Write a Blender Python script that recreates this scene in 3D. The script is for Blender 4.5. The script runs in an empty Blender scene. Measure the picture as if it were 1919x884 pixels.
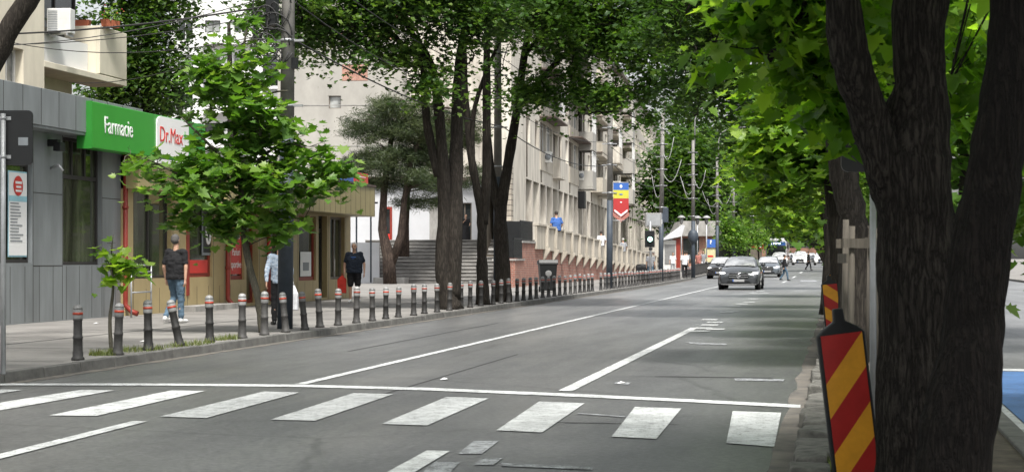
import bpy, bmesh, math, random
import numpy as np
from mathutils import Vector, Matrix, Euler

# ------------------------------------------------------------------ camera, world, sun, exposure
FPX, CX, HY, CAMH = 3200.0, 959.5, 484.0, 1.42
TH = math.atan(616.5 / FPX)
SN, CS = math.sin(TH), math.cos(TH)
scn = bpy.context.scene
col = scn.collection
cam = bpy.data.objects.new('camera', bpy.data.cameras.new('camera'))
col.objects.link(cam)
cam.location = (0, 0, CAMH)
cam.rotation_euler = (math.radians(90), 0, TH)
cam.data.sensor_width = 36
cam.data.lens = 36 * FPX / 1919
cam.data.shift_y = (HY - 442) / 1919
cam.data.clip_start = 0.1
cam.data.clip_end = 5000
cam.data.dof.use_dof = True
cam.data.dof.focus_distance = 45
cam.data.dof.aperture_fstop = 9.0
scn.camera = cam

SUN_EL, SUN_AZ = math.radians(60), math.radians(158)    # azimuth from +Y towards +X
world = bpy.data.worlds.new('World'); scn.world = world
world.use_nodes = True
wn, wl = world.node_tree.nodes, world.node_tree.links
wn.clear()
sky = wn.new('ShaderNodeTexSky'); sky.sky_type = 'NISHITA'; sky.sun_disc = False
sky.sun_elevation = SUN_EL; sky.sun_rotation = SUN_AZ
sky.air_density = 1.2; sky.dust_density = 4.0; sky.ozone_density = 1.0
hs = wn.new('ShaderNodeHueSaturation'); hs.inputs['Saturation'].default_value = 0.22
bg = wn.new('ShaderNodeBackground'); bg.inputs['Strength'].default_value = 0.135
wo = wn.new('ShaderNodeOutputWorld')
wl.new(sky.outputs[0], hs.inputs['Color']); wl.new(hs.outputs[0], bg.inputs[0]); wl.new(bg.outputs[0], wo.inputs[0])

sl = bpy.data.lights.new('sun', 'SUN'); sl.energy = 3.1; sl.angle = math.radians(9); sl.color = (1, .965, .91)
so = bpy.data.objects.new('sun', sl); col.objects.link(so)
sd = Vector((math.sin(SUN_AZ) * math.cos(SUN_EL), math.cos(SUN_AZ) * math.cos(SUN_EL), math.sin(SUN_EL)))
so.rotation_euler = sd.to_track_quat('Z', 'Y').to_euler()
so.location = (0, 0, 60)

scn.view_settings.view_transform = 'Standard'
scn.view_settings.look = 'None'
scn.view_settings.gamma = 1
scn.view_settings.use_curve_mapping = False
scn.view_settings.exposure = 0.78
scn.render.engine = 'CYCLES'
scn.cycles.max_bounces = 6
scn.cycles.diffuse_bounces = 3
scn.cycles.glossy_bounces = 2
scn.cycles.transmission_bounces = 4
scn.cycles.transparent_max_bounces = 4
scn.cycles.use_denoising = True
scn.cycles.caustics_reflective = False
scn.cycles.caustics_refractive = False

# ------------------------------------------------------------------ placing helpers (photo measurements to metres)
def ray(px, py):
    r = (px - CX) / FPX; u = (HY - py) / FPX
    return Vector((-SN + r * CS, CS + r * SN, u))
def P(px, py, d):
    return Vector((0, 0, CAMH)) + ray(px, py) * d
def G(px, py, z=0.0):
    k = ray(px, py); return Vector((0, 0, CAMH)) + k * ((z - CAMH) / k.z)
def YX(px, X):
    k = ray(px, 0); return k.y * X / k.x
def dX(px, X):
    return X / ray(px, 0).x
def sstep(a, b, x):
    t = min(1, max(0, (x - a) / (b - a))); return t * t * (3 - 2 * t)
def rise(y): return .62 * sstep(105, 215, y) + .5 * sstep(215, 330, y)
def kerbx(y): return -9.33 - 0.9 * sstep(85, 140, y)

# ------------------------------------------------------------------ materials
def newmat(name):
    m = bpy.data.materials.new(name); m.use_nodes = True
    nt = m.node_tree; return m, nt.nodes, nt.links, nt.nodes['Principled BSDF']
def coords(n, l, scale=(1, 1, 1), kind='Object'):
    tc = n.new('ShaderNodeTexCoord'); mp = n.new('ShaderNodeMapping')
    mp.inputs['Scale'].default_value = scale
    l.new(tc.outputs[kind], mp.inputs['Vector']); return mp.outputs[0]
def noise(n, l, vec, scale, detail=4, rough=.6):
    t = n.new('ShaderNodeTexNoise'); t.inputs['Scale'].default_value = scale
    t.inputs['Detail'].default_value = detail; t.inputs['Roughness'].default_value = rough
    if vec is not None: l.new(vec, t.inputs['Vector'])
    return t.outputs['Fac']
def ramp(n, l, fac, stops):
    r = n.new('ShaderNodeValToRGB'); e = r.color_ramp.elements
    while len(e) < len(stops): e.new(.5)
    for k, (p, c) in enumerate(stops):
        e[k].position = p; e[k].color = c if len(c) == 4 else (*c, 1)
    l.new(fac, r.inputs[0]); return r.outputs[0]
def mixc(n, l, fac, a, b, mode='MIX'):
    m = n.new('ShaderNodeMix'); m.data_type = 'RGBA'; m.blend_type = mode
    for sock, v in ((m.inputs[0], fac), (m.inputs[6], a), (m.inputs[7], b)):
        if isinstance(v, (int, float)): sock.default_value = v
        elif isinstance(v, tuple): sock.default_value = v if len(v) == 4 else (*v, 1)
        else: l.new(v, sock)
    return m.outputs[2]
def bumpn(n, l, h, strength, dist, base=None):
    b = n.new('ShaderNodeBump'); b.inputs['Strength'].default_value = strength; b.inputs['Distance'].default_value = dist
    l.new(h, b.inputs['Height'])
    if base is not None: l.new(base, b.inputs['Normal'])
    return b.outputs[0]
def mul(c, k): return tuple(min(1, x * k) for x in c)

def pmat(name, c, rough=.7, var=.2, scale=3., bump=.15, bscale=40., bdist=.01, spec=.4, metal=0., stretch=(1, 1, 1), c2=None, coat=0.):
    m, n, l, b = newmat(name)
    v = coords(n, l, stretch)
    f = noise(n, l, v, scale, 6, .65)
    c2 = c2 or mul(c, 1 - var * 1.6)
    base = ramp(n, l, f, [(.3, c2), (.68, mul(c, 1 + var * .4))])
    l.new(base, b.inputs['Base Color'])
    b.inputs['Roughness'].default_value = rough; b.inputs['Metallic'].default_value = metal
    b.inputs['Specular IOR Level'].default_value = spec
    if coat: b.inputs['Coat Weight'].default_value = coat; b.inputs['Coat Roughness'].default_value = .05
    if bump:
        l.new(bumpn(n, l, noise(n, l, coords(n, l), bscale, 3), bump, bdist), b.inputs['Normal'])
    return m
def emat(name, c, s):
    m, n, l, b = newmat(name)
    b.inputs['Base Color'].default_value = (*c, 1)
    b.inputs['Emission Color'].default_value = (*c, 1); b.inputs['Emission Strength'].default_value = s
    return m

M = {}
def road_mat():
    m, n, l, b = newmat('asphalt')
    v = coords(n, l)
    big = noise(n, l, coords(n, l, (.9, .12, 1)), .9, 5, .6)         # tyre tracks and patches run along the road
    mid = noise(n, l, v, 2.2, 6, .7)
    fine = noise(n, l, v, 150, 2, .7)
    grit = noise(n, l, v, 17, 5, .85)
    base = ramp(n, l, big, [(.3, (.066, .067, .068)), (.5, (.092, .093, .093)), (.72, (.125, .125, .124))])
    base = mixc(n, l, .55, base, ramp(n, l, mid, [(.3, (.72, .72, .72)), (.7, (1.2, 1.2, 1.2))]), 'MULTIPLY')
    base = mixc(n, l, .8, base, ramp(n, l, grit, [(.40, (.5, .5, .5)), (.5, (1, 1, 1)), (.60, (1.6, 1.6, 1.58))]), 'MULTIPLY')
    # far sunlit glare put into the colour: asphalt brightened with distance
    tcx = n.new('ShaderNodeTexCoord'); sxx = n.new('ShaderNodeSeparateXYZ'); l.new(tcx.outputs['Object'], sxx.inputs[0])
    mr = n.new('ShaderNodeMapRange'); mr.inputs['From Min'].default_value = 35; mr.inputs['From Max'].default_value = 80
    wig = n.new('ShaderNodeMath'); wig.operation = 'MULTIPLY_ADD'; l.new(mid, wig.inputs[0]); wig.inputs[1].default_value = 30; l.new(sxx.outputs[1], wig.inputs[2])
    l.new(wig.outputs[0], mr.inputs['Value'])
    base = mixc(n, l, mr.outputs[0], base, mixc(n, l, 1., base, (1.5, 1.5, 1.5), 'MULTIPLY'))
    # oil drips and dark seams
    seam = n.new('ShaderNodeTexVoronoi'); seam.feature = 'DISTANCE_TO_EDGE'; seam.inputs['Scale'].default_value = .23
    wv = n.new('ShaderNodeMix'); wv.data_type = 'VECTOR'; wv.inputs[0].default_value = .18
    nz = n.new('ShaderNodeTexNoise'); nz.inputs['Scale'].default_value = 1.5; nz.inputs['Detail'].default_value = 5
    l.new(v, nz.inputs['Vector']); l.new(v, wv.inputs[4]); l.new(nz.outputs['Color'], wv.inputs[5])
    l.new(wv.outputs[1], seam.inputs['Vector'])
    crack = ramp(n, l, seam.outputs['Distance'], [(0, (.40, .40, .40)), (.008, (1, 1, 1))])
    base = mixc(n, l, .6, base, crack, 'MULTIPLY')
    l.new(base, b.inputs['Base Color'])
    rg = ramp(n, l, big, [(.3, (.46, .46, .46)), (.7, (.30, .30, .30))])
    l.new(rg, b.inputs['Roughness']); b.inputs['Specular IOR Level'].default_value = .75
    nb = bumpn(n, l, fine, .35, .004); nb = bumpn(n, l, grit, .35, .006, nb)
    l.new(nb, b.inputs['Normal'])
    return m
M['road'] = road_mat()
def paint_mat(name, c, wear):
    m, n, l, b = newmat(name)
    v = coords(n, l)
    w = noise(n, l, v, 9, 8, .75); w2 = noise(n, l, v, 70, 4, .8)
    mm = n.new('ShaderNodeMath'); mm.operation = 'MULTIPLY'; l.new(w, mm.inputs[0]); l.new(w2, mm.inputs[1])
    f = ramp(n, l, mm.outputs[0], [(wear - .05, (0, 0, 0)), (wear + .05, (1, 1, 1))])
    oi = n.new('ShaderNodeObjectInfo')
    dirt = ramp(n, l, noise(n, l, v, 2.2, 6, .7), [(.32, mul(c, .62)), (.66, c)])
    dirt = mixc(n, l, 1., dirt, ramp(n, l, oi.outputs['Random'], [(0, (.78,) * 3), (1, (1.05,) * 3)]), 'MULTIPLY')
    l.new(mixc(n, l, f, (.09, .09, .09), dirt), b.inputs['Base Color'])
    b.inputs['Roughness'].default_value = .6
    l.new(bumpn(n, l, w2, .3, .004), b.inputs['Normal'])
    return m
M['paint'] = paint_mat('road paint', (.66, .68, .675), .20)
M['paint_worn'] = paint_mat('worn road paint', (.42, .44, .46), .245)
M['bluepaint'] = paint_mat('blue lane paint', (.075, .18, .40), .18)
M['walk'] = pmat('pavement concrete', (.235, .225, .21), .85, .28, .7, .3, 90, .004, c2=(.15, .143, .135))
M['kerb'] = pmat('kerb stone', (.15, .147, .138), .85, .3, 4, .4, 60, .006)
M['stone'] = pmat('rough granite block', (.15, .145, .13), .85, .4, 8, .7, 30, .015)
M['dirt'] = pmat('packed earth', (.12, .10, .078), .95, .35, 5, .8, 50, .02)
M['earth'] = pmat('ground', (.19, .185, .17), .95, .25, .4, .2, 20)
M['cream'] = pmat('cream plaster', (.66, .61, .49), .9, .14, 1.3, .15, 60, .004, stretch=(1, 1, .45))
M['stain'] = pmat('stained plaster', (.62, .585, .51), .9, .35, 1.1, .2, 40, .006, stretch=(1.6, 1.6, .28), c2=(.33, .30, .26))
M['stainb'] = pmat('weathered balcony plaster', (.50, .46, .39), .9, .32, 1.4, .2, 40, .006, stretch=(1.8, 1.8, .3), c2=(.30, .27, .22))
M['beigew'] = pmat('grey beige render', (.40, .385, .35), .9, .16, .5, .15, 40, .005, stretch=(1, 1, .5))
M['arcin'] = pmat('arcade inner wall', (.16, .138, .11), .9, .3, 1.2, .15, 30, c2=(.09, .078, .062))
M['white'] = pmat('white paint wall', (.56, .57, .59), .8, .05, 1, .05, 40)
M['whiteblk'] = pmat('white block render', (.70, .70, .69), .9, .07, .4, .05, 40)
M['conc'] = pmat('concrete', (.36, .35, .33), .9, .28, 1.6, .3, 60, .005, stretch=(1, 1, .5))
M['step'] = pmat('stone steps', (.235, .225, .21), .85, .35, 3, .3, 60, .005, stretch=(.4, 1, 2))
M['pole'] = pmat('concrete pole', (.23, .22, .205), .85, .2, 3, .2, 60, .004)
def vary(k, lo, hi):
    m = M[k]; n, l = m.node_tree.nodes, m.node_tree.links; b = n['Principled BSDF']
    src = b.inputs['Base Color'].links[0].from_socket; oi = n.new('ShaderNodeObjectInfo')
    l.new(mixc(n, l, 1., src, ramp(n, l, oi.outputs['Random'], [(0, (lo,) * 3), (1, (hi,) * 3)]), 'MULTIPLY'), b.inputs['Base Color'])
M['slate'] = pmat('slate paint', (.052, .066, .085), .55, .2, 5, .1, 40)
M['tile'] = pmat('grey cladding', (.225, .243, .25), .34, .20, 1.4, .05, 3, .02, spec=.5, stretch=(1.5, 1.5, .3))
M['tiled'] = pmat('dark grey cladding', (.16, .175, .185), .4, .12, .8, .03, 30)
M['tan'] = pmat('ochre cladding', (.42, .33, .17), .5, .12, .9, .05, 30)
M['tanf'] = pmat('ochre sheet fascia', (.37, .31, .15), .45, .12, 1.2, .05, 30)
M['frame'] = pmat('dark window frame', (.035, .032, .03), .5, .1, 4, 0)
M['wframe'] = pmat('white window frame', (.66, .66, .65), .5, .08, 4, 0)
M['gframe'] = pmat('grey brown frame', (.20, .17, .14), .6, .2, 4, 0)
M['redm'] = pmat('red metal', (.26, .035, .022), .45, .15, 6, .05)
M['redp'] = pmat('red sign', (.62, .045, .035), .4, .05, 4, 0)
M['green'] = pmat('green sign', (.035, .30, .026), .35, .04, 2, 0)
M['greend'] = pmat('dark green sign side', (.03, .22, .03), .4, .05, 2, 0)
M['whites'] = pmat('white lettering', (.85, .85, .84), .45, .03, 2, 0)
M['cyan'] = pmat('pale cyan print', (.35, .62, .70), .5, .1, 3, 0)
M['greyp'] = pmat('grey print', (.25, .27, .29), .5, .1, 3, 0)
M['blue'] = pmat('blue print', (.045, .13, .42), .5, .05, 3, 0)
M['yellow'] = pmat('yellow print', (.55, .52, .06), .5, .05, 3, 0)
M['bannerred'] = pmat('red banner', (.42, .035, .035), .6, .05, 3, 0)
M['black'] = pmat('black plastic', (.011, .012, .013), .45, .2, 4, .05)
M['metal'] = pmat('galvanised metal', (.42, .43, .44), .45, .12, 6, .05, metal=.5)
M['silver'] = pmat('silver band', (.33, .33, .325), .4, .1, 8, .05)
M['boll'] = pmat('bollard paint', (.062, .06, .058), .6, .25, 12, .2, 80, .003)
M['bred'] = pmat('red band', (.52, .07, .035), .5, .15, 20, 0)
vary('silver', .5, .95); vary('boll', .45, 1.2); vary('bred', .5, 1.1)
M['cable'] = pmat('cable', (.03, .03, .03), .6, .1, 4, 0)
M['cablep'] = pmat('pale cable', (.42, .42, .42), .6, .1, 4, 0)
M['wood'] = pmat('weathered wood', (.105, .092, .075), .85, .3, 4, .4, 40, .006, stretch=(6, 6, .5))
M['terra'] = pmat('terracotta planter', (.42, .13, .07), .7, .15, 5, .1)
M['acw'] = pmat('white enamel', (.70, .70, .67), .5, .1, 5, 0)
M['sred'] = pmat('deep red plate', (.36, .018, .015), .45, .12, 9, .05, 60, .002)
M['syel'] = pmat('amber plate', (.66, .30, .022), .45, .12, 9, .05, 60, .002)
M['roof'] = pmat('brown sheet roof', (.12, .09, .075), .8, .25, 3, .1)
M['tyre'] = pmat('tyre rubber', (.02, .02, .02), .8, .2, 9, .1)
M['plate'] = pmat('number plate', (.34, .34, .34), .5, .05, 5, 0)
M['chrome'] = pmat('chrome', (.65, .65, .66), .18, .03, 5, 0, metal=1.)
M['skin'] = pmat('skin', (.50, .30, .21), .6, .08, 9, .05)
M['hairm'] = pmat('dark grey hair', (.10, .095, .09), .8, .2, 60, .3, 200, .003)
M['hairg'] = pmat('grey hair', (.55, .53, .50), .8, .2, 60, .3, 200, .003)
M['haird'] = pmat('dark hair', (.035, .028, .024), .7, .2, 60, .3, 200, .003)
M['eye'] = pmat('eye', (.02, .015, .012), .2, .0, 3, 0)
def cloth(name, c, v=.18): return pmat(name, c, .9, v, 6, .5, 14, .02)
M['tblack'] = cloth('black cotton', (.014, .014, .016))
M['tnavy'] = cloth('dark navy cotton', (.018, .026, .042))
M['jean'] = cloth('blue denim', (.095, .155, .215), .3)
M['shortb'] = cloth('black shorts', (.012, .012, .014))
M['clwhite'] = cloth('white cotton', (.72, .73, .76))
M['clblue'] = cloth('blue cotton', (.045, .12, .36))
M['clred'] = cloth('red cotton', (.62, .04, .04))
M['clgrey'] = cloth('grey cotton', (.30, .31, .33))
M['clpat'] = pmat('patterned blue cloth', (.16, .24, .34), .9, .9, 30, .3, 14, .02, c2=(.55, .58, .62))
M['clpink'] = cloth('dull pink cotton', (.42, .17, .14))
M['bagred'] = cloth('red carrier bag', (.58, .045, .03))
M['shoew'] = pmat('white shoe', (.65, .65, .64), .6, .1, 9, .1)
M['leather'] = pmat('tan leather', (.30, .17, .10), .6, .15, 9, .1)

def glass_mat(name, c, rough=.06, spec=.7, st=(1, 1, 1), sc=1.1, hi=1.6):
    m, n, l, b = newmat(name)
    v = coords(n, l, st)
    base = ramp(n, l, noise(n, l, v, sc, 4), [(.35, mul(c, .4)), (.72, mul(c, hi))])
    l.new(base, b.inputs['Base Color'])
    b.inputs['Roughness'].default_value = rough; b.inputs['Specular IOR Level'].default_value = spec
    l.new(bumpn(n, l, noise(n, l, v, 1.5, 2), .05, .02), b.inputs['Normal'])
    return m
M['pane'] = glass_mat('window glass', (.035, .04, .042))
M['shop'] = glass_mat('shop glass', (.05, .056, .036), .04, 1.0, (1, 1, .1), 3.5, 2.0)
M['curt'] = glass_mat('curtained glass', (.30, .31, .30), .12)
M['cglass'] = glass_mat('car glass', (.75, .77, .79), .22, 1.0)  # pale base colour stands in for bright sky reflected in the glass
M['cglass'].node_tree.nodes['Principled BSDF'].inputs['Metallic'].default_value = .55

def brick_mat(name, c1, c2, mortar, sc=1.0, patch=None):
    m, n, l, b = newmat(name)
    tc = n.new('ShaderNodeTexCoord'); sp = n.new('ShaderNodeSeparateXYZ'); cb = n.new('ShaderNodeCombineXYZ')
    ad = n.new('ShaderNodeMath'); ad.operation = 'ADD'
    l.new(tc.outputs['Object'], sp.inputs[0]); l.new(sp.outputs[0], ad.inputs[0]); l.new(sp.outputs[1], ad.inputs[1])
    l.new(ad.outputs[0], cb.inputs[0]); l.new(sp.outputs[2], cb.inputs[1])
    bt = n.new('ShaderNodeTexBrick'); bt.inputs['Scale'].default_value = sc
    bt.inputs['Brick Width'].default_value = .26; bt.inputs['Row Height'].default_value = .085; bt.inputs['Mortar Size'].default_value = .009
    bt.inputs['Color1'].default_value = (*c1, 1); bt.inputs['Color2'].default_value = (*c2, 1); bt.inputs['Mortar'].default_value = (*mortar, 1)
    l.new(cb.outputs[0], bt.inputs['Vector'])
    d = ramp(n, l, noise(n, l, tc.outputs['Object'], 2.2, 5, .7), [(.32, (.55, .55, .55)), (.65, (1.15, 1.15, 1.15))])
    l.new(mixc(n, l, .8, bt.outputs['Color'], d, 'MULTIPLY'), b.inputs['Base Color'])
    b.inputs['Roughness'].default_value = .9
    l.new(bumpn(n, l, bt.outputs['Fac'], -.5, .008), b.inputs['Normal'])
    return m
M['brick'] = brick_mat('red brick', (.36, .13, .085), (.27, .105, .075), (.36, .33, .29))
M['brickp'] = brick_mat('pale brick', (.44, .19, .13), (.38, .16, .11), (.45, .41, .36))
M['rough'] = brick_mat('rough stone cladding', (.50, .45, .37), (.33, .29, .24), (.16, .14, .12), .3)

def bark_mat(name, c1, c2, sc=1.0, strength=.9, dist=.05):
    m, n, l, b = newmat(name)
    v = coords(n, l, (1, 1, .13))
    wv = n.new('ShaderNodeTexNoise'); wv.inputs['Scale'].default_value = 2.2 * sc; wv.inputs['Detail'].default_value = 4; l.new(coords(n, l, (1, 1, .8)), wv.inputs['Vector'])
    mv = n.new('ShaderNodeMix'); mv.data_type = 'VECTOR'; mv.inputs[0].default_value = .07
    l.new(v, mv.inputs[4]); l.new(wv.outputs['Color'], mv.inputs[5])
    a1 = noise(n, l, mv.outputs[1], 34 * sc, 4, .55)
    def mth(op, x, y=None):
        k = n.new('ShaderNodeMath'); k.operation = op
        for q, z in enumerate((x, y)):
            if z is None: continue
            if isinstance(z, (int, float)): k.inputs[q].default_value = z
            else: l.new(z, k.inputs[q])
        return k.outputs[0]
    rid = mth('MULTIPLY', mth('ABSOLUTE', mth('SUBTRACT', a1, .5)), 5.0)       # 0 in the furrows
    fine = noise(n, l, coords(n, l, (1, 1, .3)), 120 * sc, 4, .7)
    h = mth('ADD', mth('MINIMUM', rid, 1.0), mth('MULTIPLY', fine, .5))
    big = noise(n, l, coords(n, l), 2.5, 3)
    base = ramp(n, l, h, [(.25, c2), (1.15, c1)])
    base = mixc(n, l, .7, base, ramp(n, l, big, [(.3, (.7, .7, .66)), (.7, (1.25, 1.23, 1.18))]), 'MULTIPLY')
    l.new(base, b.inputs['Base Color']); b.inputs['Roughness'].default_value = .92; b.inputs['Specular IOR Level'].default_value = .2
    l.new(bumpn(n, l, h, strength, dist), b.inputs['Normal'])
    return m
M['bark'] = bark_mat('bark', (.052, .045, .038), (.020, .017, .015), .7, .7, .02)
M['barkn'] = bark_mat('furrowed bark', (.062, .054, .047), (.010, .008, .007), 1.0, 1.0, .05)
M['barkk'] = bark_mat('dark furrowed bark', (.022, .018, .016), (.006, .005, .0045), 1.1, 1.0, .05)
M['barkp'] = bark_mat('pine bark', (.11, .082, .068), (.038, .028, .024), .6, .8, .04)
M['barkg'] = bark_mat('smooth young bark', (.12, .115, .09), (.06, .055, .045), 1.5, .3, .01)

def leaf_mat(name, ca, cb, cc, trans=.4, tcol=(1.3, 1.5, .5)):
    m, n, l, b = newmat(name)
    at = n.new('ShaderNodeAttribute'); at.attribute_name = 'rnd'
    c = ramp(n, l, at.outputs['Fac'], [(0, ca), (.55, cb), (1, cc)])
    l.new(c, b.inputs['Base Color']); b.inputs['Roughness'].default_value = .42; b.inputs['Specular IOR Level'].default_value = .4
    tr = n.new('ShaderNodeBsdfTranslucent')
    l.new(mixc(n, l, 1., c, tcol, 'MULTIPLY'), tr.inputs['Color'])
    mx = n.new('ShaderNodeMixShader'); mx.inputs[0].default_value = trans
    l.new(b.outputs[0], mx.inputs[1]); l.new(tr.outputs[0], mx.inputs[2])
    l.new(mx.outputs[0], n['Material Output'].inputs['Surface'])
    return m
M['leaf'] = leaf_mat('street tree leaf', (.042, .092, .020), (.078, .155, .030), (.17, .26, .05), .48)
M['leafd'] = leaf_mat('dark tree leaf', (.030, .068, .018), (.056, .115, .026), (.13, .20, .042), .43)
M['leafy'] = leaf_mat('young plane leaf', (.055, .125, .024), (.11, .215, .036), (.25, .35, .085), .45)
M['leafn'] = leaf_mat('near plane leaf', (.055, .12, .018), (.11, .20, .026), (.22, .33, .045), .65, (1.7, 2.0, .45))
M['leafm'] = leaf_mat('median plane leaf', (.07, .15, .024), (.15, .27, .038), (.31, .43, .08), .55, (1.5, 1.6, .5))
M['needle'] = leaf_mat('pine needle', (.022, .036, .014), (.045, .066, .024), (.095, .118, .045), .2)
M['grass'] = leaf_mat('grass blade', (.09, .12, .03), (.13, .17, .04), (.22, .22, .08), .3)

# ------------------------------------------------------------------ mesh builder
class MB:
    def __init__(s): s.v = []; s.f = []; s.m = []; s.s = []
    def add(s, vs, fs, mi=0, smooth=False, mat=None):
        o = len(s.v)
        s.v += [tuple(mat @ Vector(v)) if mat else tuple(v) for v in vs]
        for f in fs: s.f.append([o + i for i in f]); s.m.append(mi); s.s.append(smooth)
        return s
    def box(s, x0, x1, y0, y1, z0, z1, mi=0, mat=None):
        v = [(x, y, z) for z in (z0, z1) for y in (y0, y1) for x in (x0, x1)]
        return s.add(v, [(0, 2, 3, 1), (4, 5, 7, 6), (0, 1, 5, 4), (2, 6, 7, 3), (0, 4, 6, 2), (1, 3, 7, 5)], mi, False, mat)
    def quad(s, a, b, c, d, mi=0): return s.add([a, b, c, d], [(0, 1, 2, 3)], mi)
    def tube(s, pts, rad, seg=8, mi=0, caps=True, smooth=True, ry=None, up=None):
        pts = [Vector(p) for p in pts]; n = len(pts)
        if isinstance(rad, (int, float)): rad = [rad] * n
        vs = []; prev = None
        for i, p in enumerate(pts):
            t = (pts[min(i + 1, n - 1)] - pts[max(i - 1, 0)])
            t = t.normalized() if t.length > 1e-9 else Vector((0, 0, 1))
            if prev is None:
                a = Vector(up) if up else (Vector((1, 0, 0)) if abs(t.x) < .8 else Vector((0, 1, 0)))
                u = (a - t * a.dot(t)).normalized()
            else:
                u = (prev - t * prev.dot(t)); u = u.normalized() if u.length > 1e-6 else prev
            prev = u; w = t.cross(u)
            r1 = rad[i]; r2 = ry[i] if ry else r1
            for k in range(seg):
                a = 2 * math.pi * k / seg
                vs.append(p + u * (r1 * math.cos(a)) + w * (r2 * math.sin(a)))
        fs = [(i * seg + k, i * seg + (k + 1) % seg, (i + 1) * seg + (k + 1) % seg, (i + 1) * seg + k) for i in range(n - 1) for k in range(seg)]
        s.add(vs, fs, mi, smooth)
        if caps:
            o = len(s.v) - n * seg
            s.f.append([o + k for k in range(seg - 1, -1, -1)]); s.m.append(mi); s.s.append(False)
            s.f.append([o + (n - 1) * seg + k for k in range(seg)]); s.m.append(mi); s.s.append(False)
        return s
    def lathe(s, prof, seg=14, c=(0, 0, 0), mi=0, smooth=True):
        n = len(prof); vs = [(c[0] + r * math.cos(2 * math.pi * k / seg), c[1] + r * math.sin(2 * math.pi * k / seg), c[2] + z) for r, z in prof for k in range(seg)]
        fs = [(i * seg + k, i * seg + (k + 1) % seg, (i + 1) * seg + (k + 1) % seg, (i + 1) * seg + k) for i in range(n - 1) for k in range(seg)]
        fs += [tuple(range(seg - 1, -1, -1)), tuple((n - 1) * seg + k for k in range(seg))]
        return s.add(vs, fs, mi, smooth)
    def ell(s, c, r, seg=14, rings=9, mi=0, mat=None):
        vs = []; 
        for i in range(rings + 1):
            a = math.pi * i / rings
            for k in range(seg):
                b = 2 * math.pi * k / seg
                sa = max(math.sin(a), .02)
                vs.append((c[0] + r[0] * sa * math.cos(b), c[1] + r[1] * sa * math.sin(b), c[2] - r[2] * math.cos(a)))
        fs = [(i * seg + k, i * seg + (k + 1) % seg, (i + 1) * seg + (k + 1) % seg, (i + 1) * seg + k) for i in range(rings) for k in range(seg)]
        fs += [tuple(range(seg - 1, -1, -1)), tuple(rings * seg + k for k in range(seg))]
        return s.add(vs, fs, mi, True, mat)
    def prism(s, poly, a, b, axis='y', mi=0, mat=None):
        n = len(poly)
        def pt(p, t):
            return {'y': (p[0], t, p[1]), 'x': (t, p[0], p[1]), 'z': (p[0], p[1], t)}[axis]
        vs = [pt(p, a) for p in poly] + [pt(p, b) for p in poly]
        fs = [tuple(range(n)), tuple(range(2 * n - 1, n - 1, -1))] + [(i, n + i, n + (i + 1) % n, (i + 1) % n) for i in range(n)]
        return s.add(vs, fs, mi, False, mat)
    def mesh(s, name, mats):
        me = bpy.data.meshes.new(name)
        me.from_pydata(s.v, [], s.f)
        for m in (mats if isinstance(mats, (list, tuple)) else [mats]): me.materials.append(M[m] if isinstance(m, str) else m)
        me.polygons.foreach_set('material_index', s.m); me.polygons.foreach_set('use_smooth', s.s)
        me.update(); return me
    def build(s, name, mats, parent=None, bevel=0, loc=None):
        o = bpy.data.objects.new(name, s.mesh(name, mats)); col.objects.link(o)
        if parent: o.parent = parent
        if loc: o.location = loc
        if bevel:
            b = o.modifiers.new('bevel', 'BEVEL'); b.width = bevel; b.segments = 2; b.limit_method = 'ANGLE'
        return o

def boxes_each(mb, name, mat, parent):
    """every box of the builder becomes a part of its own"""
    for i in range(0, len(mb.v), 8):
        b = MB(); b.add(mb.v[i:i + 8], [(0, 2, 3, 1), (4, 5, 7, 6), (0, 1, 5, 4), (2, 6, 7, 3), (0, 4, 6, 2), (1, 3, 7, 5)]); b.build(name, mat, parent)
def tag(o, label=None, cat=None, group=None, kind=None):
    if label: o['label'] = label
    if cat: o['category'] = cat
    if group: o['group'] = group
    if kind: o['kind'] = kind
    return o
def thing(name, label, cat, loc=(0, 0, 0), rotz=0, group=None):
    o = bpy.data.objects.new(name, None); col.objects.link(o)
    o.empty_display_size = .2
    o.location = loc; o.rotation_euler = (0, 0, rotz)
    return tag(o, label, cat, group)
def dup(root, loc=None, rotz=None, label=None, group=None, mats=None):
    def cp(o, parent):
        c = o.copy(); col.objects.link(c)
        if parent: c.parent = parent
        for ch in list(o.children): cp(ch, c)
        return c
    r = cp(root, None)
    if loc is not None: r.location = loc
    if rotz is not None: r.rotation_euler = (0, 0, rotz)
    if label: r['label'] = label
    if group: r['group'] = group
    return r
def text(name, s, size, mat, parent, loc, rot, sx=1., ext=.006, align='LEFT'):
    c = bpy.data.curves.new(name, 'FONT'); c.body = s; c.size = size; c.extrude = ext; c.align_x = align
    t = bpy.data.objects.new(name, c); col.objects.link(t)
    bpy.context.view_layer.update()
    me = bpy.data.meshes.new_from_object(t.evaluated_get(bpy.context.evaluated_depsgraph_get()))
    bpy.data.objects.remove(t)
    me.materials.clear(); me.materials.append(M[mat])
    o = bpy.data.objects.new(name, me); col.objects.link(o); o.parent = parent
    o.location = loc; o.rotation_euler = rot; o.scale = (sx, 1, 1)
    return o
# ================================================================== SETTING
def struct(o): o['kind'] = 'structure'; return o
rnd = random.Random(7)
# ground sheet to the horizon
mb = MB(); mb.quad((-2500, -400, -.05), (2500, -400, -.05), (2500, 3500, -.05), (-2500, 3500, -.05))
struct(mb.build('ground', 'earth'))
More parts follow.
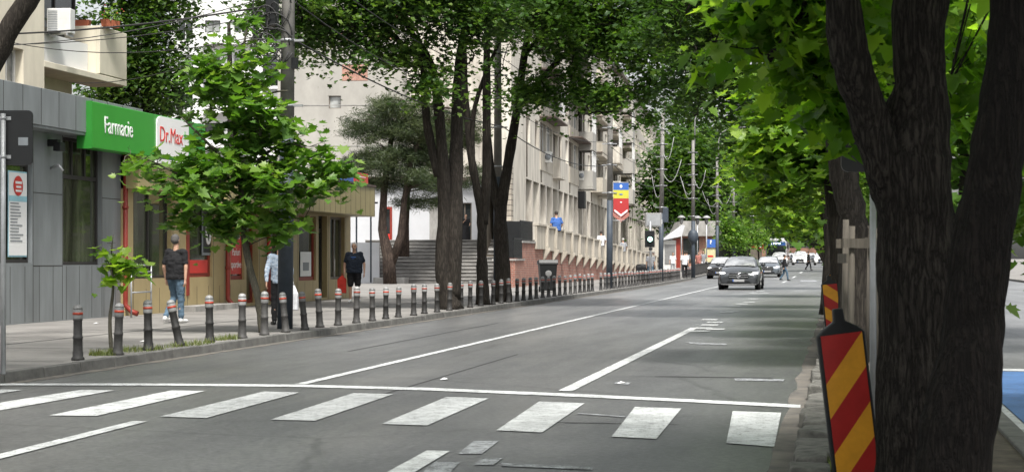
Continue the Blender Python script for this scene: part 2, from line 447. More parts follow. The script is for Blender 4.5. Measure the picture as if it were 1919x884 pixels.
# road surface (rises slightly far away)
ys = [-12 + 4 * i for i in range(0, 130)]
def strip(xa, xb, dz, name, mat, ys=ys, mid=None):
    b = MB(); xs_n = 4
    vs = []; fs = []
    for y in ys:
        a = xa(y) if callable(xa) else xa; c = xb(y) if callable(xb) else xb
        for k in range(xs_n + 1):
            x = a + (c - a) * k / xs_n
            vs.append((x, y, dz + rise(y)))
    for i in range(len(ys) - 1):
        for k in range(xs_n):
            q = i * (xs_n + 1) + k
            fs.append((q, q + 1, q + xs_n + 2, q + xs_n + 1))
    b.add(vs, fs); return struct(b.build(name, mat))
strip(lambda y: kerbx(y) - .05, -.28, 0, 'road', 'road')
strip(lambda y: -90, lambda y: kerbx(y) - .14, .12, 'pavement', 'walk')
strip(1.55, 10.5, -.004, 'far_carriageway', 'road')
strip(10.6, 90, .11, 'far_pavement', 'walk')
strip(-.04, 1.2, .09, 'median_soil', 'dirt')

# kerb of cut stones, left
mb = MB(); y = 2.0
while y < 300:
    L = 1.0 if y < 150 else 6.0
    x = kerbx(y + L / 2); h = .125 + rnd.uniform(-.006, .008); g = .012
    r0 = rise(y + L / 2); xo = x + rnd.uniform(-.01, .01)
    mb.add([(xo - .16, y + g, -.05 + r0), (xo, y + g, -.05 + r0), (xo, y + L - g, -.05 + r0), (xo - .16, y + L - g, -.05 + r0),
            (xo - .16, y + g, h + r0), (xo - .025, y + g, h + r0), (xo - .025, y + L - g, h + r0), (xo - .16, y + L - g, h + r0)],
           [(0, 3, 2, 1), (4, 5, 6, 7), (0, 1, 5, 4), (1, 2, 6, 5), (2, 3, 7, 6), (3, 0, 4, 7)])
    y += L
k = struct(mb.build('kerb', 'kerb', bevel=.012))
# gutter strip, dusty edge beside both kerbs
M['gutter'] = pmat('dusty gutter', (.15, .135, .115), .9, .35, 3, .3, 60, .004, c2=(.075, .072, .068))
strip(lambda y: kerbx(y) - .02, lambda y: kerbx(y) + .17 + .02 * math.sin(y * 1.7) + .02 * math.sin(y * 4.1), .004, 'gutter', 'gutter', ys=[2 + .8 * i for i in range(140)])
strip(lambda y: -.50 - .02 * math.sin(y * 1.9) - .02 * math.sin(y * 5.3), -.29, .004, 'gutter', 'gutter', ys=[2 + .8 * i for i in range(100)])
# rough granite kerb blocks along the median
mb = MB(); y = 6.0
while y < 160:
    L = rnd.uniform(.30, .62); w = rnd.uniform(.22, .30); h = rnd.uniform(.09, .15); x0 = -.33 + rnd.uniform(-.025, .03)
    j = lambda: rnd.uniform(-.018, .018)
    mb.add([(x0, y + .02, -.05), (x0 + w, y + .02, -.05), (x0 + w, y + L, -.05), (x0, y + L, -.05),
            (x0 + .02 + j(), y + .03, h + j() + rise(y)), (x0 + w + j(), y + .03 + j(), h + j() + rise(y)), (x0 + w + j(), y + L - .02 + j(), h + j() + rise(y)), (x0 + .02 + j(), y + L - .02, h + j() + rise(y))],
           [(0, 3, 2, 1), (4, 5, 6, 7), (0, 1, 5, 4), (1, 2, 6, 5), (2, 3, 7, 6), (3, 0, 4, 7)])
    if y < 60:
        mb.box(x0 + w + .015, x0 + w + .015 + rnd.uniform(.12, .2), y + rnd.uniform(0, .1), y + L - .03, -.05, h - rnd.uniform(.0, .03))
    y += L
struct(mb.build('stone_kerb', 'stone', bevel=.018))
mb = MB(); y = 4.0
while y < 200:
    mb.box(1.2, 1.36, y + .01, y + .99, -.05, .115); y += 1.0
struct(mb.build('median_kerb', 'kerb', bevel=.012))
mb = MB(); mb.box(10.5, 10.64, 2, 320, -.05, .12); struct(mb.build('far_kerb', 'kerb'))

# ---- painted markings
def poly(mb, pts, z=.008): mb.add([(p.x, p.y, z + rise(p.y)) for p in pts], [tuple(range(len(pts)))])
def line(mb, x0, y0, x1, y1, w, z=.008):
    n = max(1, int((y1 - y0) / 4))
    for i in range(n):
        a, b = i / n, (i + 1) / n
        xa, ya, xb, yb = x0 + (x1 - x0) * a, y0 + (y1 - y0) * a, x0 + (x1 - x0) * b, y0 + (y1 - y0) * b
        mb.add([(xa - w / 2, ya, z + rise(ya)), (xa + w / 2, ya, z + rise(ya)), (xb + w / 2, yb, z + rise(yb)), (xb - w / 2, yb, z + rise(yb))], [(0, 1, 2, 3)])
zeb = [((1373, 771), (1464, 774), (1451, 838), (1361, 831)), ((1190, 763), (1277, 766), (1230, 823), (1146, 819)),
       ((1010, 753), (1096, 756), (1016, 811), (930, 807)), ((837, 744), (916, 747), (800, 798), (715, 795)),
       ((662, 737), (737, 739), (591, 789), (507, 787)), ((495, 734), (561, 736), (386, 784), (300, 781)),
       ((322, 732), (385, 733), (180, 780), (93, 779)), ((152, 731), (215, 732), (-8, 771), (-95, 770)), ((-20, 730), (44, 731), (-190, 766), (-280, 765))]
for i, q in enumerate(zeb):
    mb = MB(); poly(mb, [G(*p) for p in q][::-1]); tag(mb.build('crossing_stripe', 'paint'), kind='structure')
mb = MB()
sp = [(-60, 719.5), (20, 719), (300, 719), (560, 721), (800, 727), (1080, 738.5), (1300, 749), (1500, 759)]
sq = [(1500, 765), (1300, 754.5), (1080, 744), (800, 732), (560, 725.5), (300, 723), (20, 722.5), (-60, 723)]
for i in range(len(sp) - 1):
    a, b, c, d = G(*sp[i]), G(*sp[i + 1]), G(*sq[len(sq) - 2 - i]), G(*sq[len(sq) - 1 - i])
    poly(mb, [a, b, c, d][::-1])
struct(mb.build('stop_line', 'paint'))
mb = MB()
a = G(562, 720.5); line(mb, a.x, a.y, -6.12, 128, .13)
a, b = G(1059, 733), G(1302, 614); line(mb, a.x, a.y, b.x, b.y, .16)
a, b = G(262, 790), G(-60, 871); line(mb, b.x, b.y, a.x, a.y, .14)
poly(mb, [G(800, 845), G(843, 846), G(745, 905), G(690, 905)][::-1])
struct(mb.build('lane_line', 'paint'))
mb = MB()
for k in range(3): line(mb, -3.35, 100 + 22 * k, -3.35, 108 + 22 * k, .16)
for k in range(3): line(mb, -6.4, 136 + 24 * k, -6.4, 146 + 24 * k, .16)
struct(mb.build('far_lane_line', 'paint'))
mb = MB()
for (px, py) in [(1340, 604), (1330, 609), (1318, 615), (1341, 617), (1312, 621), (1330, 599), (1362, 585), (1376, 574), (1390, 569.5), (1412, 560), (1412, 549), (1425, 545), (1443, 540), (1372, 583), (1404, 566), (1432, 549)]:
    c = G(px, py); h = .22 * (1 + c.y / 70)
    mb.quad((c.x - .18, c.y - h, .009), (c.x + .18, c.y - h, .009), (c.x + .18, c.y + h, .009), (c.x - .18, c.y + h, .009))
struct(mb.build('dash_marks', 'paint'))
mb = MB()
for (a, b, c, d) in [((888, 827), (935, 827), (903, 851), (858, 851)), ((905, 859), (942, 859), (925, 872), (887, 872)), ((815, 866), (862, 867), (830, 900), (775, 900)),
                     ((1282, 641), (1362, 644), (1362, 647), (1300, 645)), ((940, 868), (1110, 876), (1110, 881), (940, 874)), ((1500, 525), (1530, 525), (1530, 528), (1500, 528)),
                     ((1375, 709), (1470, 711), (1468, 715), (1378, 713)), ((1083, 774), (1180, 781), (1180, 783), (1083, 776)), ((1155, 716), (1182, 717), (1178, 721), (1150, 720))]:
    poly(mb, [G(*p) for p in (a, b, c, d)][::-1], .007)
struct(mb.build('worn_marks', 'paint_worn'))
# tar patches and seams as thin sheets
M['patch'] = pmat('tar patch', (.045, .045, .046), .6, .3, 6, .4, 120, .005)
mb = MB()
for (cx_, cy_, w, h) in [(-7.9, 12.0, 1.8, 1.2), (-1.5, 20.5, 1.4, .16), (-2.1, 14.6, 1.5, .05), (-7.4, 31, .05, 12), (-4.7, 20, .04, 10)]:
    n = 14; mb.add([(cx_ + w / 2 * math.copysign(abs(math.cos(t)) ** .35, math.cos(t)) * rnd.uniform(.93, 1.05), cy_ + h / 2 * math.copysign(abs(math.sin(t)) ** .35, math.sin(t)) * rnd.uniform(.93, 1.05), .003) for t in [2 * math.pi * i / n for i in range(n)]], [tuple(range(n))])
struct(mb.build('tar_patch', 'patch'))
# blue cycle crossing on the far carriageway
mb = MB(); mb.quad((1.55, 12.9, .006), (3.6, 12.9, .006), (3.6, 22.2, .006), (1.55, 22.2, .006)); struct(mb.build('cycle_lane', 'bluepaint'))
mb = MB(); mb.quad((1.45, 22.3, .006), (3.8, 22.3, .006), (3.8, 22.75, .006), (1.45, 22.75, .006)); mb.quad((1.36, 8, .004), (1.54, 8, .004), (1.54, 60, .004), (1.36, 60, .004)); struct(mb.build('lane_edge', 'paint'))
# pavement slab joints (sunken dark lines laid as thin tar strips)
mb = MB()
for y in np.arange(20, 92, 3.0):
    mb.quad((-15.9, y, .1235), (-9.6, y, .1235), (-9.6, y + .035, .1235), (-15.9, y + .035, .1235))
mb.quad((-12.4, 18, .1245), (-12.36, 18, .1245), (-12.36, 95, .1245), (-12.4, 95, .1245))
struct(mb.build('pavement_joints', 'patch'))

# ---- grass, weeds (stuff)
def grass(name, label, spots, n, hmin, hmax, seed):
    r = np.random.RandomState(seed); V = []; F = []; R = []
    for (cx_, cy_, rx, ry, z) in spots:
        for i in range(n):
            a = r.uniform(0, 6.28); q = math.sqrt(r.uniform()); x = cx_ + rx * q * math.cos(a); y = cy_ + ry * q * math.sin(a)
            h = r.uniform(hmin, hmax); w = .006; t = r.uniform(0, 6.28); l_ = r.uniform(.2, .8) * h
            o = len(V); dx, dy = math.cos(t), math.sin(t)
            V += [(x - dy * w, y + dx * w, z), (x + dy * w, y - dx * w, z), (x + dx * l_, y + dy * l_, z + h)]
            F.append((o, o + 1, o + 2)); R += [r.uniform()] * 3
    me = bpy.data.meshes.new(name); me.from_pydata(V, [], F); me.materials.append(M['grass'])
    at = me.attributes.new('rnd', 'FLOAT', 'POINT'); at.data.foreach_set('value', R)
    o = bpy.data.objects.new(name, me); col.objects.link(o); tag(o, label, 'grass', kind='stuff')
grass('grass', 'green weeds growing along the left kerb between the bollards', [(-9.75, 22.7, .3, .7, .115), (-9.6, 24.3, .22, .9, .115), (-9.7, 26.2, .2, .6, .115), (-9.75, 21.6, .2, .3, .115)], 420, .03, .11, 1)
grass('grass', 'green weeds in the soil behind the granite kerb', [(.05, y, .12, .5, .09) for y in (9.5, 11, 12.4, 13.8, 15, 17, 19, 22, 25, 28)] + [(.6, y, .5, 1.5, .09) for y in (14, 20, 26, 32, 40)], 230, .03, .10, 2)
# ================================================================== BUILDINGS
def body(mb, x0, x1, z0, z1, y, depth, ops, rev=.25, mi=0, deep=0, thin=.6):
    """front sheet at y (facing -y) with real openings and reveals, a solid core behind"""
    xs = sorted({x0, x1} | {v for o in ops for v in o[:2]}); zs = sorted({z0, z1} | {v for o in ops for v in o[2:4]})
    for a, b in zip(xs, xs[1:]):
        for c, d in zip(zs, zs[1:]):
            mx, mz = (a + b) / 2, (c + d) / 2
            if any(o[0] < mx < o[1] and o[2] < mz < o[3] for o in ops): continue
            mb.quad((a, y, c), (b, y, c), (b, y, d), (a, y, d), mi)
    for o in ops:
        a, b, c, d = o[:4]; r = y + (o[4] if len(o) > 4 else rev)
        mb.quad((a, y, c), (a, r, c), (a, r, d), (a, y, d), mi); mb.quad((b, r, c), (b, y, c), (b, y, d), (b, r, d), mi)
        mb.quad((a, r, d), (b, r, d), (b, y, d), (a, y, d), mi); mb.quad((a, y, c), (b, y, c), (b, r, c), (a, r, c), mi)
    rr = y + rev
    mb.quad((x0, rr, z0), (x0, y, z0), (x0, y, z1), (x0, rr, z1), mi); mb.quad((x1, y, z0), (x1, rr, z0), (x1, rr, z1), (x1, y, z1), mi)
    mb.quad((x0, y, z1), (x1, y, z1), (x1, rr, z1), (x0, rr, z1), mi)
    if deep: mb.box(x0, x0 + deep, rr + .004, y + thin, z0, z1, mi)
    mb.box(x0 + deep, x1, rr + .004, y + depth, z0, z1, mi)

def window(parent, x0, x1, z0, z1, y, fr='wframe', pane='pane', nx=2, tr=None, name='window', fw=.06, mz=None):
    mb = MB(); t = .03
    mb.box(x0, x0 + fw, y - t, y + t, z0, z1); mb.box(x1 - fw, x1, y - t, y + t, z0, z1)
    mb.box(x0 + fw, x1 - fw, y - t, y + t, z0, z0 + fw); mb.box(x0 + fw, x1 - fw, y - t, y + t, z1 - fw, z1)
    for i in range(1, nx):
        x = x0 + (x1 - x0) * i / nx; mb.box(x - fw * .5, x + fw * .5, y - t + .003, y + t, mz or (z0 + fw), z1 - fw)
    if tr: mb.box(x0 + fw, x1 - fw, y - t + .005, y + t, tr - fw * .6, tr + fw * .6)
    f = mb.build(name, fr, parent)
    p = MB(); p.quad((x0 + fw * .5, y + .012, z0 + fw * .5), (x1 - fw * .5, y + .012, z0 + fw * .5), (x1 - fw * .5, y + .012, z1 - fw * .5), (x0 + fw * .5, y + .012, z1 - fw * .5))
    p.build('pane', pane, f)
    return f
def downpipe(parent, x, y, z0, z1, out=.25):
    mb = MB(); mb.tube([(x, y, z1), (x, y, z0 + .35), (x, y, z0 + .22), (x, y - out * .5, z0 + .08), (x, y - out, z0 + .03)], .06, 12, caps=True)
    for z in (z0 + 1.0, z0 + 2.4): mb.tube([(x, y, z), (x, y, z + .06)], .075, 12)
    mb.build('downpipe', 'redm', parent)

R90 = math.pi / 2
# ---- grey clad pharmacy at the left edge
Y0 = 27.0; X0 = -16.0
def lx(px, X=X0): return YX(px, X) - Y0
ph = thing('shop_building', 'single storey pharmacy clad in grey panels with a grey fascia', 'shop', (X0, Y0, 0), R90)
Lg = lx(232)
mb = MB()
w0 = (lx(-70), lx(60), 1.33, 3.98); w1 = (lx(118), lx(190), 1.28, 3.98)
body(mb, 0, Lg, .1, 4.02, 0, 14, [w0, w1], .22)
mb.build('wall', 'tile', ph)
mb = MB()      # cladding joints: narrow recessed-looking dark gaskets, standing proud 3 mm
for x in list(np.arange(.3, Lg, .62)): mb.box(x - .006, x + .006, -.003, .0, .14, 1.26)
for x in (lx(62), lx(117), lx(191), lx(231) - .02): mb.box(x - .008, x + .008, -.003, 0, .14, 4.0)
for a, b in ((lx(62), lx(117)), (lx(191), lx(231))):
    for z in (1.27, 2.75): mb.box(a, b, -.0035, 0, z - .008, z + .008)
boxes_each(mb, 'cladding_joint', 'frame', ph)
for (a, b, c, d), n, tr in ((w0, 3, 3.3), (w1, 3, 3.15)):
    window(ph, a, b, c, d, .12, 'frame', 'shop', n, tr, fw=.07, mz=tr)
mb = MB(); mb.box(-.2, Lg + .1, -.42, 0.3, 4.06, 4.80); mb.box(-.2, Lg + .1, -.40, -.01, 4.0, 4.06); f = mb.build('fascia', 'tile', ph, bevel=.01)
mb = MB()
for x in np.arange(.6, Lg, .78): mb.box(x - .006, x + .006, -.424, -.42, 4.07, 4.79)
boxes_each(mb, 'panel_joint', 'frame', f)
mb = MB(); mb.box(-.1, Lg, .3, 14, 4.05, 4.6); mb.build('roof', 'roof', ph)
# poster inside the left window
px0, px1 = lx(22), lx(57)
mb = MB(); mb.box(px0, px1, .075, .085, 1.45, 3.15)
po = mb.build('poster', 'cyan', ph)
mb = MB(); mb.box(px0 + .02, px1 - .02, .068, .074, 1.48, 3.12, 0)
mb.build('poster_sheet', 'whites', po)
mb = MB(); mb.ell(((px0 + px1) / 2, .06, 2.86), (.20, .006, .2)); mb.build('poster_badge', 'redp', po)
mb = MB(); mb.box((px0 + px1) / 2 - .13, (px0 + px1) / 2 + .13, .050, .056, 2.9, 2.95); mb.box((px0 + px1) / 2 - .1, (px0 + px1) / 2 + .1, .050, .056, 2.82, 2.86); mb.box((px0 + px1) / 2 - .12, (px0 + px1) / 2 + .12, .050, .056, 2.74, 2.78); mb.build('poster_badge_print', 'whites', po)
mb = MB(); r_ = random.Random(3)
for i in range(13):
    z = 2.5 - i * .062; mb.box(px0 + .07, px0 + .07 + r_.uniform(.18, .34) * (px1 - px0) / .5, .060, .066, z, z + .022)
mb.build('poster_lines', 'greyp', po)
mb = MB(); mb.box(px0 + .02, px1 - .02, .063, .067, 2.55, 2.66); mb.build('poster_stripe', 'cyan', po)
# wall lamp
mb = MB(); mb.box(lx(92) - .08, lx(92) + .08, -.22, 0, 3.72, 3.86); mb.box(lx(92) - .11, lx(92) + .11, -.30, -.14, 3.62, 3.80); mb.build('flood_lamp', 'black', ph, bevel=.01)
mb = MB(); mb.tube([(lx(95), 0, 3.28), (lx(95), -.18, 3.34), (lx(95) + .02, -.26, 3.22)], .03, 8); mb.build('pipe_stub', 'metal', ph)

# ---- green fascia sign (a thing fixed to both shops)
gx0, gx1 = YX(173, -15.45), YX(385, -15.45)
gs = thing('shop_sign', 'long green pharmacy sign reading Farmacie above the shop windows', 'sign', (-15.45, gx0, 0), R90)
Lg2 = gx1 - gx0
mb = MB(); mb.box(0, Lg2, 0, .34, 3.74, 4.72); mb.build('panel', 'green', gs, bevel=.015)
mb = MB(); mb.box(-.02, -.001, .0, .34, 3.73, 4.73); mb.build('end_cap', 'greend', gs)
text('lettering', 'Farmacie', .52, 'whites', gs, (lx(195, -15.45) + Y0 - gx0, -.004, 4.10), (R90, 0, 0), .80)
bx = YX(292, -15.45) - gx0; mb = MB(); W_ = 1.95; pts = []
for cx_, cz, a0 in ((bx + W_ - .25, 4.55 - .0, 0), (bx + .25, 4.55, 90), (bx + .25, 4.02, 180), (bx + W_ - .25, 4.02, 270)):
    for k in range(6):
        a = math.radians(a0 + 18 * k); pts.append((cx_ + .25 * math.cos(a), cz - .03 + .25 * math.sin(a) * .72))
mb.prism(pts[::-1], -.03, -.002, 'y'); wp = mb.build('white_plate', 'whites', gs)
text('plate_lettering', 'Dr.Max', .50, 'redp', wp, (bx + .14, -.036, 4.12), (R90, 0, 0), .92, .004)
text('cross_mark', '+', .42, 'green', wp, (bx + 1.58, -.036, 4.2), (R90, 0, 0), .9, .004)
mb = MB(); mb.box(bx - .02, bx + 1.7, -.01, .3, 3.62, 3.72); mb.build('under_strip', 'whites', gs)

# ---- ochre shop beyond it
Y1 = YX(232, -15.9) + .06; XB = -15.9
def l2(px, X=XB): return YX(px, X) - Y1
oc = thing('shop_building', 'low shop row clad in ochre panels with red framed windows', 'shop', (XB, Y1, 0), R90)
LB = l2(657)
ops = [(l2(250), l2(322), .95, 3.7), (l2(353), l2(398), .95, 3.5), (l2(432), l2(458), .85, 2.7), (l2(462), l2(484), .2, 2.8), (l2(502), l2(530), .75, 2.7), (l2(560), l2(592), .75, 2.7), (l2(597), l2(613), .2, 2.75), (l2(619), l2(646), .75, 2.75)]
mb = MB(); body(mb, 0, LB, .1, 3.72, 0, 9, ops, .3); mb.build('wall', 'tan', oc)
for i, o in enumerate(ops):
    if i == 3: window(oc, *o, .2, 'redm', 'shop', 1, None, 'door', .09)
    elif i == 6: window(oc, *o, .2, 'frame', 'shop', 1, 2.3, 'door', .09)
    elif i == 0: window(oc, *o, .15, 'frame', 'shop', 2, None, fw=.07)
    elif i in (1, 2, 5): window(oc, *o, .10, 'redm', 'shop', 1, None, fw=.11)
    else: window(oc, *o, .15, 'gframe', 'shop', 2 if i == 7 else 1, None, fw=.08)
# red casino poster in window 3, picture poster in window 2, sticker sheet in window 6
a, b = l2(434), l2(458)
mb = MB(); mb.box(a + .1, b - .1, .06, .08, 1.0, 2.6); rp = mb.build('poster', 'redp', oc)
for i, s in enumerate(('Casino', 'online', 'Pariuri', 'sportive')): text('poster_lettering', s, .28, 'whites', rp, ((a + b) / 2, .054, 2.28 - .33 * i - (.12 if i > 1 else 0)), (R90, 0, 0), .85, .003, 'CENTER')
a, b = l2(355), l2(396)
mb = MB(); mb.box(a + .12, b - .12, .055, .07, 1.05, 1.38); mb.build('red_strip', 'redp', oc)
mb = MB(); mb.box(a + 1.0, a + 1.75, .05, .068, 1.5, 2.7); q = mb.build('poster', 'greyp', oc)
mb = MB(); mb.box(a + 1.07, a + 1.68, .043, .049, 1.57, 2.63); mb.build('poster_sheet', 'black', q)
mb = MB(); mb.tube([(a + 1.37 + .14 * math.cos(t), .035, 2.1 + .3 * math.sin(t)) for t in np.linspace(0, 6.28, 17)], .035, 6); mb.build('poster_figure', 'whites', q)
a, b = l2(564), l2(588); mb = MB(); mb.box(a + .12, b - .1, .05, .07, .88, 1.62); q = mb.build('poster', 'whites', oc)
mb = MB(); mb.box(a + .35, b - .35, .042, .049, 1.05, 1.3); mb.build('poster_print', 'greyp', q)
# pale strip at foot, cladding joints
mb = MB()
for x in np.arange(.4, LB, .8): mb.box(x - .006, x + .006, -.003, 0, .14, .72)
for px in (250, 324, 351, 400, 430, 486, 500, 532, 558, 615, 648): mb.box(l2(px) - .008, l2(px) + .008, -.003, 0, .14, 3.7)
boxes_each(mb, 'cladding_joint', 'frame', oc)
for px in (421, 498): downpipe(oc, l2(px), -.09, .14, 3.7)
downpipe(ph, Lg - .12, -.09, .14, 3.98, .3)
mb = MB(); mb.tube([(l2(497), -.1, 1.8), (l2(497), -.16, 1.8)], .12, 14); mb.build('alarm_bell', 'redp', oc)
# red pilaster by window 2
mb = MB(); mb.box(l2(349), l2(354), -.02, 0.0, .5, 3.6); mb.build('pilaster', 'redm', oc)
# ochre fascia canopy
fx0, fx1 = YX(425, -15.0) - Y1, YX(703, -15.0) - Y1
mb = MB(); mb.box(fx0, fx1, -.9, .2, 2.78, 3.74); f = mb.build('fascia', 'tanf', oc, bevel=.02)
mb = MB(); mb.box(fx0 - .02, fx1 + .03, -.93, .2, 3.74, 3.81); mb.build('coping', 'roof', f)
mb = MB()
for x in np.arange(fx0 + .5, fx1, .55): mb.box(x - .006, x + .006, -.904, -.9, 2.79, 3.73)
boxes_each(mb, 'panel_joint', 'frame', f)
mb = MB(); mb.box(0, fx0, -.35, .2, 3.0, 3.72); mb.build('upper_fascia', 'tanf', oc)
mb = MB(); mb.box(0, LB, .3, 9, 3.72, 3.95); mb.build('roof', 'roof', oc)
# small steps at the casino door
mb = MB(); mb.box(l2(330), l2(420), -.5, -.01, .1, .26); mb.build('door_step', 'conc', oc, bevel=.01)
# rooftop signs
for nm, lab, pa, pb, mt in (('roof_sign', 'blue roof sign with a white line standing on the ochre fascia', 640, 663, 'blue'), ('roof_sign', 'orange red roof sign standing on the ochre fascia beside the blue one', 664, 690, 'redp')):
    a, b = YX(pa, -15.2), YX(pb, -15.2)
    t = thing(nm, lab, 'sign', (-15.2, a, 3.81), R90)
    mb = MB(); mb.box(0, b - a, 0, .06, .02, .36); mb.build('panel', mt, t, bevel=.01)
    mb = MB()
    for i in range(3): mb.box(.3 + i * .0, (b - a) * .8 - i * .5, -.006, 0, .22 - .07 * i, .25 - .07 * i)
    mb.build('print', 'whites', t)
# rail on the pavement by the ochre wall
t = thing('metal_rail', 'thin grey pipe rail standing by the ochre wall behind the sapling', 'railing', (-15.3, YX(246, -15.3), .12), 0)
mb = MB(); mb.tube([(0, 0, 0), (0, 0, 1.15)], .02, 8); mb.tube([(0, 1.1, 0), (0, 1.1, 1.15)], .02, 8)
for z in (.55, 1.0, 1.15): mb.tube([(0, 0, z), (0, 1.1, z)], .018, 8)
mb.build('rails', 'metal', t)

# ---- cream apartment block above the pharmacy
cb = thing('apartment_building', 'cream plastered apartment block rising behind the grey pharmacy roof', 'apartment block', (-17.45, 20, 0), R90)
YB = YX(83, -17.45) - 20
mb = MB()
ops = [(YX(10, -17.45) - 20, YX(44, -17.45) - 20, 5.0, 5.95), (YX(-60, -17.45) - 20, YX(-20, -17.45) - 20, 5.2, 6.5), (YX(20, -17.45) - 20, YX(62, -17.45) - 20, 8.1, 9.4)]
body(mb, 0, YB, 4.2, 16, 0, 9, ops, .3); mb.box(YB, YB + 3.4, .95, 9, 4.2, 16)
mb.build('wall', 'cream', cb)
for o in ops: window(cb, *o, .22, 'wframe', 'curt', 2)
y1 = YX(188, -17.45) - 20; y2 = YX(222, -17.45) - 20
mb = MB(); mb.box(YB - .01, YB + 2.0, .88, .95, 4.2, 5.6); mb.build('return_wall', 'cream', cb)
def balcony(z0, lab=False):
    mb = MB()
    ya = y1 - .02; yb = y1 + 1.55
    mb.box(YB + .02, yb, 0, .93, z0 - .16, z0 - .02)       # slab
    mb.box(ya, yb, 0, .1, z0, z0 + 1.15); mb.box(ya, ya + .1, .1, .95, z0, z0 + 1.15); mb.box(yb - .1, yb, .1, .95, z0, z0 + 1.15)
    return mb.build('balcony', 'cream', cb, bevel=.012)
b1 = balcony(5.85); balcony(8.75)
mb = MB(); mb.box(YB + .05, y1 - .05, .3, .36, 5.8, 6.55); mb.build('balcony_panel', 'whiteblk', cb)
window(cb, YB + .1, y1 + .5, 6.6, 8.4, .9, 'frame', 'pane', 3)
window(cb, YB + .1, YB + 1.3, 4.85, 5.6, .86, 'wframe', 'pane', 2)
ac = thing('air_conditioner', 'white air conditioner unit mounted beside the cream balcony', 'air conditioner', tuple(P(98, 62, 38.8)), .12)
mb = MB(); mb.box(-.13, .42, 0, .34, 0, .56); mb.build('case', 'acw', ac, bevel=.015)
mb = MB()
for i in range(12): mb.box(-.10, .12, -.008, -.001, .05 + i * .04, .063 + i * .04)
mb.lathe([(0.02, 0), (.19, .0), (.19, .012)], 20, (0, 0, 0)); 
mb.build('grille', 'greyp', ac)
for q in (-.1, .32): MB().box(q, q + .04, .0, .4, -.06, 0).build('bracket', 'metal', ac)
for k, (px, lab) in enumerate(((150, 'terracotta trough of small green plants on the cream balcony edge'), (207, 'terracotta trough of red flowering plants at the outer corner of the cream balcony'))):
    c = P(px, 42 if k == 0 else 47, 41.3)
    t = thing('planter', lab, 'planter', (c.x, c.y, 7.0), .1 if k == 0 else 1.3)
    mb = MB(); mb.prism([(-.22, 0), (.22, 0), (.26, .17), (-.26, .17)], -.09, .09, 'y'); mb.build('trough', 'terra', t)
    t['_plants'] = k

# ---- white block far behind, between the trees
wb = thing('apartment_building', 'distant white apartment block seen above the young tree', 'apartment block', (P(318, 0, 150).x, P(318, 0, 150).y, 0), TH)
mb = MB(); W = 12.5; ops = []
for fz in range(5):
    for x in (.7, 3.1, 5.6, 8.2, 10.5): ops.append((x, x + 1.35, 8.6 + 3.0 * fz, 10.3 + 3.0 * fz))
body(mb, 0, W, 0, 26, 0, 10, ops, .25); mb.build('wall', 'whiteblk', wb)
for o in ops: window(wb, *o, .18, 'wframe' if ops.index(o) % 3 else 'frame', 'curt' if ops.index(o) % 2 else 'pane', 2)
mb = MB()
for fz in range(5): mb.box(3.0, 7.2, -1.0, -.0, 8.1 + 3 * fz, 8.25 + 3 * fz); mb.box(3.0, 7.2, -1.0, -.92, 8.25 + 3 * fz, 9.1 + 3 * fz)
mb.build('balcony', 'whiteblk', wb)

# ---- tall grey-beige block with blank gable and brick patches
c = P(520, 0, 122)
gb = thing('apartment_building', 'tall grey beige block with blank gable and exposed brick patches', 'apartment block', (c.x, c.y, 0), TH - .06)
mb = MB(); op = [(P(617, 0, 122) - c).length, (P(640, 0, 122) - c).length]
ops = [(op[0], op[1], 1.42 + (484 - 204) * .0381, 1.42 + (484 - 180) * .0381), (op[0] + 7.4, op[1] + 7.5, 12.1, 13.0), (op[0] + 7.4, op[1] + 7.5, 15.1, 16)]
body(mb, 0, 17.5, 0, 21.5, 0, 16, ops, .3); mb.build('wall', 'beigew', gb)
for o in ops: window(gb, *o, .2, 'gframe', 'curt', 1)
for (pa, pb, qa, qb) in ((642, 690, 122, 152), (640, 662, 60, 80), (700, 742, 62, 76), (730, 750, 30, 38)):
    a, b = (P(pa, 0, 122) - c).length, (P(pb, 0, 122) - c).length; z1_, z0_ = 1.42 + (484 - qa) * .0381, 1.42 + (484 - qb) * .0381
    mb = MB(); mb.box(a, b, -.02, 0, z0_, z1_); mb.build('brick_patch', 'brickp', gb)
mb = MB()
for z in (9.4, 12.3, 15.2, 18.1): mb.box(0, 17.5, -.025, 0, z, z + .05)
mb.box(-.1, 17.6, -.15, 16, 21.5, 21.75); mb.build('string_course', 'conc', gb)
# balcony column at its right side
for fz in range(4):
    z = 8.8 + 3 * fz; mb = MB(); mb.box(13.2, 17.2, -1.25, -.001, z, z + .18); mb.box(13.2, 17.2, -1.25, -1.15, z + .18, z + 1.15); mb.box(13.2, 13.3, -1.15, -.001, z + .18, z + 1.15)
    bb = mb.build('balcony', 'stainb', gb)

# ---- white low annex at the stair head
c = P(640, 0, 107)
an = thing('annex_building', 'low white painted building with a red framed door above the stairs', 'building', (c.x, c.y, 0), TH)
def la(px): return (px - 640) / FPX * 107
ops = [(la(722), la(733), 2.45, 4.6), (la(858), la(884), 2.45, 4.9)]
mb = MB(); body(mb, 0, la(922), 0, 6.2, 0, 6, ops, .4); mb.build('wall', 'white', an)
mb = MB(); mb.box(la(805), la(856), -.03, 0, 2.4, 5.0); mb.build('grey_panel', 'conc', an)
d = window(an, la(720), la(735), 2.44, 4.65, -.03, 'redm', 'pane', 1, None, 'door', .14)
d = window(an, *ops[1], .2, 'gframe', 'pane', 2, None, 'door', .07)
mb = MB(); mb.box(-.2, la(924), -.5, 6, 6.2, 6.5); mb.build('roof', 'roof', an)
mb = MB(); mb.box(la(720), la(731), -.14, -.06, 2.45, 2.95); mb.build('red_box', 'redp', an)

